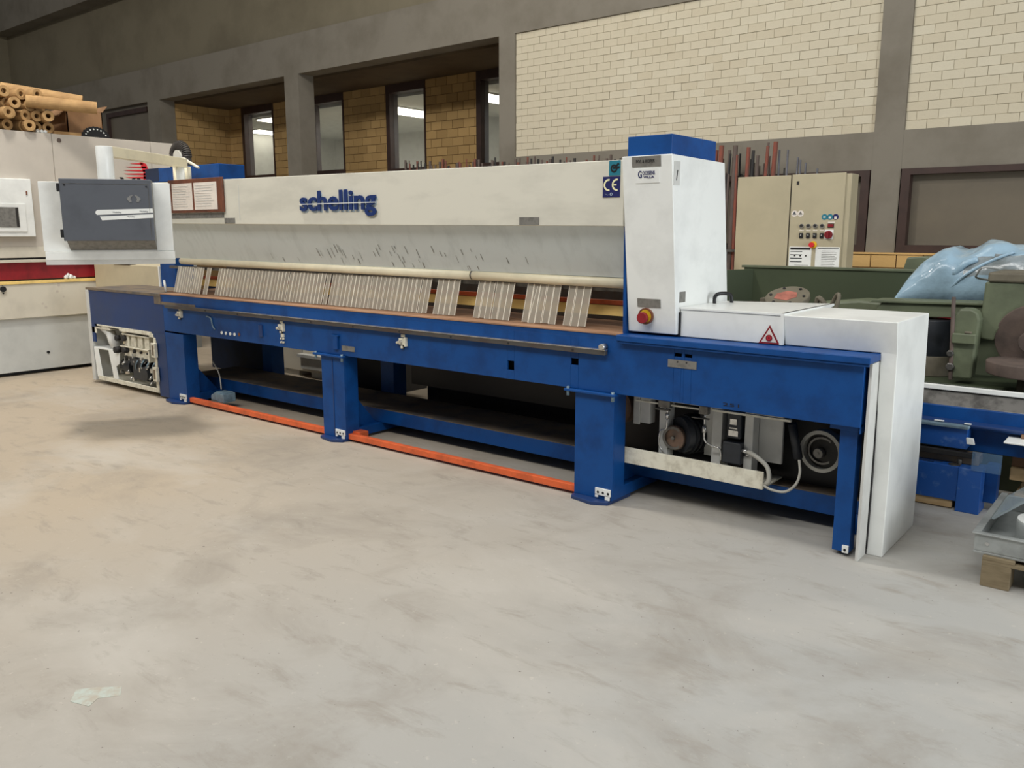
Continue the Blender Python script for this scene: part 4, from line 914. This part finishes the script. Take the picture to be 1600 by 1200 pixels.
G('cross_beam', lambda bm: (PR(bm, [(-1.60, .95), (-.95, .975), (-.95, 1.055), (-1.55, 1.04)], 'y', 5.75, 5.92)), 'green')
G('beam_cap', lambda bm: (PR(bm, [(-1.62, 1.04), (-.93, 1.055), (-.93, 1.07), (-1.60, 1.057)], 'y', 5.73, 5.96)), 'green', .003)
G('rod_pin', lambda bm: CY(bm, (-1.055, 5.5, .62), (-1.078, 5.5, 1.115), .012, n=10), 'castbrown')
G('rod_nut', lambda bm: CY(bm, (-1.068, 5.48, .78), (-1.068, 5.52, .78), .022, n=6), 'steel')
G('rod_nut', lambda bm: CY(bm, (-1.062, 5.48, .70), (-1.062, 5.52, .70), .026, n=6), 'steel')
G('dark_motor', lambda bm: (CY(bm, (-1.24, 5.8, .72), (-1.24, 5.8, .95), .115, n=30)), 'motor')
G('motor_foot', lambda bm: (CY(bm, (-1.23, 5.78, .60), (-1.23, 5.78, .725), .12, .10, n=30)), 'castgrey')
G('lever_arm', lambda bm: PR(bm, [(-1.065, .63), (-.945, .635), (-.93, .985), (-.945, 1.03), (-.98, 1.05), (-1.04, 1.048), (-1.07, 1.0)], 'y', 5.5, 5.62), 'green', .012)
G('arm_clamp', [(-1.062, -.936, 5.465, 5.5, .845, .905)], 'green')
G('arm_wedge', [(-1.0, -.96, 5.465, 5.49, .905, .92)], 'castgrey')
cir = [(-.665-.20*math.cos(a), .86+.155*math.sin(a)) for a in [math.pi*k_/10 for k_ in range(0, 11)]]
G('wheel_column', lambda bm: PR(bm, [(-.938, 1.205), (-.945, .93), (-.935, .87)]+cir+[(-.2, .86), (-.2, 1.205)], 'y', 5.6, 6.2), 'green', .01)
G('column_cap', [(-.925, -.2, 5.585, 6.2, 1.205, 1.262)], 'castgrey', .012)
G('handle_loop', lambda bm: TU(bm, [(-.93, 5.7, 1.21), (-.995, 5.65, 1.225), (-.985, 5.62, 1.255), (-.955, 5.6, 1.288), (-.87, 5.62, 1.28)], .007, 6), 'galv')
G('upper_wheel', lambda bm: (CY(bm, (-.66, 5.75, .90), (-.665, 5.60, .885), .19, .20, n=44), CY(bm, (-.665, 5.60, .885), (-.67, 5.5, .875), .06, n=20)), 'castbrown')
G('wheel_boss', lambda bm: PR(bm, [(-.70, 1.02), (-.60, 1.02), (-.60, .80), (-.68, .82)], 'y', 5.5, 5.6), 'green', .01)
G('round_table', lambda bm: CY(bm, (-.62, 5.46, .70), (-.62, 5.46, .775), .245, .25, n=56), 'castbrown', .008)
G('table_stem', lambda bm: CY(bm, (-.64, 5.5, .5), (-.64, 5.5, .70), .07, n=24), 'castgrey')
# blue wrapped bundle
M['wrapgrey'] = mat('clear film over grey parts', (136, 146, 150), .18, c2=(96, 102, 100), scale=5, amt=.9, bump=.6, bscale=12)
wb = thing('wrapped_bundle', 'bulky bundle wrapped in crinkled pale blue plastic film, lying on the green machine', 'bundle', (-1.0, 6.35, 1.02))
def wrapfn(bm):
    nx, ny = 72, 30
    prof = [(-.565, .0), (-.52, .13), (-.47, .22), (-.40, .30), (-.30, .375), (-.25, .385), (-.19, .355), (-.14, .36), (-.06, .41), (.0, .415), (.10, .39), (.3, .38), (.5, .375), (.66, .34), (.70, .0)]
    def H(x):
        for (a, h0), (b, h1) in zip(prof, prof[1:]):
            if a <= x <= b: return h0+(h1-h0)*(x-a)/(b-a)
        return 0
    def tri(v): return abs((v % 1)-.5)*2-.5
    def fold(x, a):
        return .040*tri(x*1.9+a*.55+.2)+.026*tri(x*3.1-a*1.3+.4)+.014*tri(x*7+a*2.1)
    V = []
    for i in range(nx+1):
        x = -.565+1.265*i/nx; h = max(H(x), .012); row = []
        for j in range(ny+1):
            a = math.pi*j/ny; sa = math.sin(a); f_ = fold(x, a)*min(1, h*5)
            row.append(bm.verts.new((x+.02*fold(a, x), -(.33+f_*sa)*math.cos(a), max(0, (h+f_*.5*sa)*sa**.45))))
        V.append(row)
    for i in range(nx):
        for j in range(ny):
            f = bm.faces.new((V[i][j], V[i+1][j], V[i+1][j+1], V[i][j+1])); f.smooth = True
            x = -.565+1.265*i/nx
            if x > -.16 and 1 < j < 8 and j < 5+6*(x+.16): f.material_index = 1
    for row in (V[0], V[-1]): bm.faces.new(row)
    bm.faces.new([r_[0] for r_ in V]+[r_[-1] for r_ in V[::-1]])
obj('film', wrapfn, ['wrap', 'wrapgrey'], wb)
obj('film_knot', lambda bm: (TU(bm, [(-.20, -.30, .20), (-.14, -.30, .27), (-.08, -.27, .30)], .022, 8), TU(bm, [(-.20, -.32, .12), (-.13, -.33, .20), (-.02, -.30, .28), (.12, -.24, .35)], .010, 6)), 'wrap', wb)
gb = thing('green_box', 'small green casting sitting under the window next to the blue wrapped bundle', 'box', (-1.62, 6.9, 0))
obj('casting', lambda bm: PR(bm, [(-.10, 0), (.10, 0), (.10, 1.3), (.03, 1.31), (-.08, 1.3), (-.10, 1.22)], 'y', 0, .2), 'green', gb, bev=.01)
rb = thing('red_block', 'small dark red block half hidden behind the blue wrapped bundle', 'block', (-1.50, 7.0, 0))
obj('block', [(0, .14, 0, .1, 1.18, 1.30), (.02, .12, .01, .09, 0, 1.18)], 'red', rb)

# blue conveyor / rear table of the saw, seen right of the end cover
cv = thing('blue_transport_frame', 'long dark blue transport frame with white top edge, right of the end cover', 'frame', (-.4, 5.3, 0))
def V_(name, fn, m, bev=.003):
    o = obj(name, fn, m, cv, bev)
    for v in o.data.vertices: v.co -= cv.location
    return o
V_('white_edge', [(-1.4, 1.6, 5.18, 5.21, .610, .637)], 'white')
V_('grey_slope', lambda bm: PR(bm, [(5.20, .61), (5.22, .61), (5.14, .535), (5.12, .535)], 'x', -1.4, 1.6), 'steel')
V_('blue_rail', lambda bm: (B(bm, -1.4, 1.6, 5.10, 5.2, .46, .535), B(bm, -1.4, 1.6, 5.02, 5.12, .44, .462), B(bm, -1.4, 1.6, 5.10, 5.14, .30, .44)), 'blue')
V_('rail_ledge', [(-1.4, 1.6, 5.0, 5.1, .452, .466)], 'bluedustshade')
V_('white_peg', [(-1.02, -.97, 4.99, 5.01, .466, .472)], 'white'); V_('white_peg', [(-.87, -.835, 4.99, 5.01, .466, .472)], 'white')
for x in (-.3, .9): V_('support', [(x, x+.1, 5.12, 5.2, 0, .46)], 'blue')
V_('support', [(-1.38, -1.3, 5.12, 5.2, 0, .46)], 'blue')
bb = thing('blue_box_beam', 'scratched blue steel box beam on the floor with an end plate and clear guard', 'beam', (-1.1, 4.95, 0))
def BBX(name, fn, m, bev=.003):
    o = obj(name, fn, m, bb, bev)
    for v in o.data.vertices: v.co -= bb.location
    return o
BBX('lower_beam', [(-1.5, -.86, 4.92, 5.08, .05, .245)], 'bluescr')
BBX('end_block', [(-.86, -.745, 4.905, 5.06, .0, .245)], 'bluescr')
BBX('end_flange', [(-.745, -.685, 5.0, 5.08, .05, .26)], 'blue')
BBX('slot', [(-1.2, -.99, 4.935, 4.95, .2445, .2475), (-1.2, -.95, 4.965, 4.98, .2445, .2475)], 'navy')
BBX('upper_box', [(-1.5, -.845, 4.98, 5.08, .33, .445)], 'bluescr')
BBX('upper_lip', [(-1.5, -.84, 4.955, 5.08, .445, .462)], 'greyblue')
BBX('dusty_sill', [(-1.5, -.78, 4.99, 5.10, .248, .30)], 'dust')
BBX('brown_ledge', [(-1.5, -.80, 4.955, 4.985, .29, .318)], 'dark')
BBX('clear_guard', [(-.80, -.66, 4.90, 4.904, .24, .345)], 'plex', 0)
BBX('white_tab', lambda bm: PR(bm, [(-.84, .37), (-.80, .37), (-.81, .405), (-.845, .405)], 'y', 4.94, 4.955), 'white')
BBX('bolt', lambda bm: (CY(bm, (-.87, 4.97, .245), (-.87, 4.97, .275), .012, n=10), CY(bm, (-.89, 4.95, .245), (-.89, 4.95, .25), .03, n=14)), 'steel')
BBX('foot_timber', [(-1.5, -.88, 4.93, 5.02, .005, .05)], 'palewood')
# boards stacked beyond
for i, (nm, x0, x1, y0, y1, z0, z1, m, lb) in enumerate((
    ('board', -.62, 1.3, 5.15, 5.46, .0, .085, 'palewood', 'pale timber board lying lowest on the floor at the right edge'),
    ('board', -.66, 1.3, 5.22, 5.47, .14, .21, 'palewood', 'pale timber board, upper of the two by the blue end block'),
    ('plywood_sheet', -.66, 1.3, 5.25, 5.48, .212, .33, 'ply', 'brown plywood sheet edge above the pale timber boards'),
    ('white_panel', -.66, 1.3, 4.88, 5.3, .415, .425, 'white', 'thin white panel lying flat under the blue transport frame'),
    ('brown_panel', -.6, 1.3, 5.0, 5.35, .426, .450, 'ply', 'brown board resting on the thin white panel'))):
    t = thing(nm, lb, 'board', (x0, y0, z0)); obj('sheet', [(0, x1-x0, 0, y1-y0, 0, z1-z0)], m, t, bev=.003)
bt = thing('batten', 'short rough wooden batten standing between the stacked boards', 'batten', (-.60, 5.24, .085))
obj('wood', [(0, .05, 0, .4, 0, .055)], 'wood', bt)
# pallet and wrapped tray at the right edge
pt = thing('pallet', 'wooden pallet block corner on the floor at the right edge under a metal tray', 'pallet', (-.56, 3.9, 0))
for x, y in ((0, 0), (.42, 0), (0, .5), (.42, .5), (.84, 0), (.84, .5)): obj('block', [(x, x+.11, y, y+.12, 0, .105)], 'wood', pt, bev=.003)
obj('stringer', [(.0, 1.0, 0, .12, .105, .118), (.0, 1.0, .5, .62, .105, .118)], 'wood', pt)
for k_ in range(5): obj('deck_board', [(.0+k_*.22, .12+k_*.22, -.0, .64, .118, .134)], 'wood', pt, bev=.002)
ty_ = thing('metal_tray', 'shallow grey metal tray wrapped in clear film, standing on the pallet', 'tray', (-.60, 3.92, .134))
obj('tray', lambda bm: (B(bm, 0, 1.1, 0, .7, 0, .012), B(bm, 0, 1.1, 0, .012, .012, .086), B(bm, 0, .012, .012, .69, .012, .086), B(bm, 0, 1.1, .69, .7, .012, .086), B(bm, -.01, 1.1, -.01, .02, .086, .094), B(bm, -.01, .02, .02, .7, .086, .094)), 'galv', ty_, bev=.003)
obj('wrapped_stack', lambda bm: (B(bm, .42, 1.05, .1, .66, .02, .30), B(bm, .48, 1.03, .14, .64, .30, .55)), 'galv', ty_, bev=.01)  # out-of-view load added to shade the floor beside the pallet
obj('rivet', lambda bm: CY(bm, (.05, -.004, .05), (.05, 0, .05), .008, n=10), 'chrome', ty_)
obj('film', lambda bm: PR(bm, [(.02, .09), (.30, .34), (1.1, .36), (1.1, .355), (.31, .335), (.03, .085)], 'y', .25, .66), 'filmclear', ty_)
dm = thing('round_drum', 'round light grey drum with a pale blue top, standing in the metal tray', 'drum', (-.365, 4.16, .147))
obj('side', lambda bm: CY(bm, (0, 0, 0), (0, 0, .105), .115, n=40), 'galv', dm, bev=.004)
obj('top', lambda bm: CY(bm, (0, 0, .105), (0, 0, .112), .112, n=40), 'white', dm)
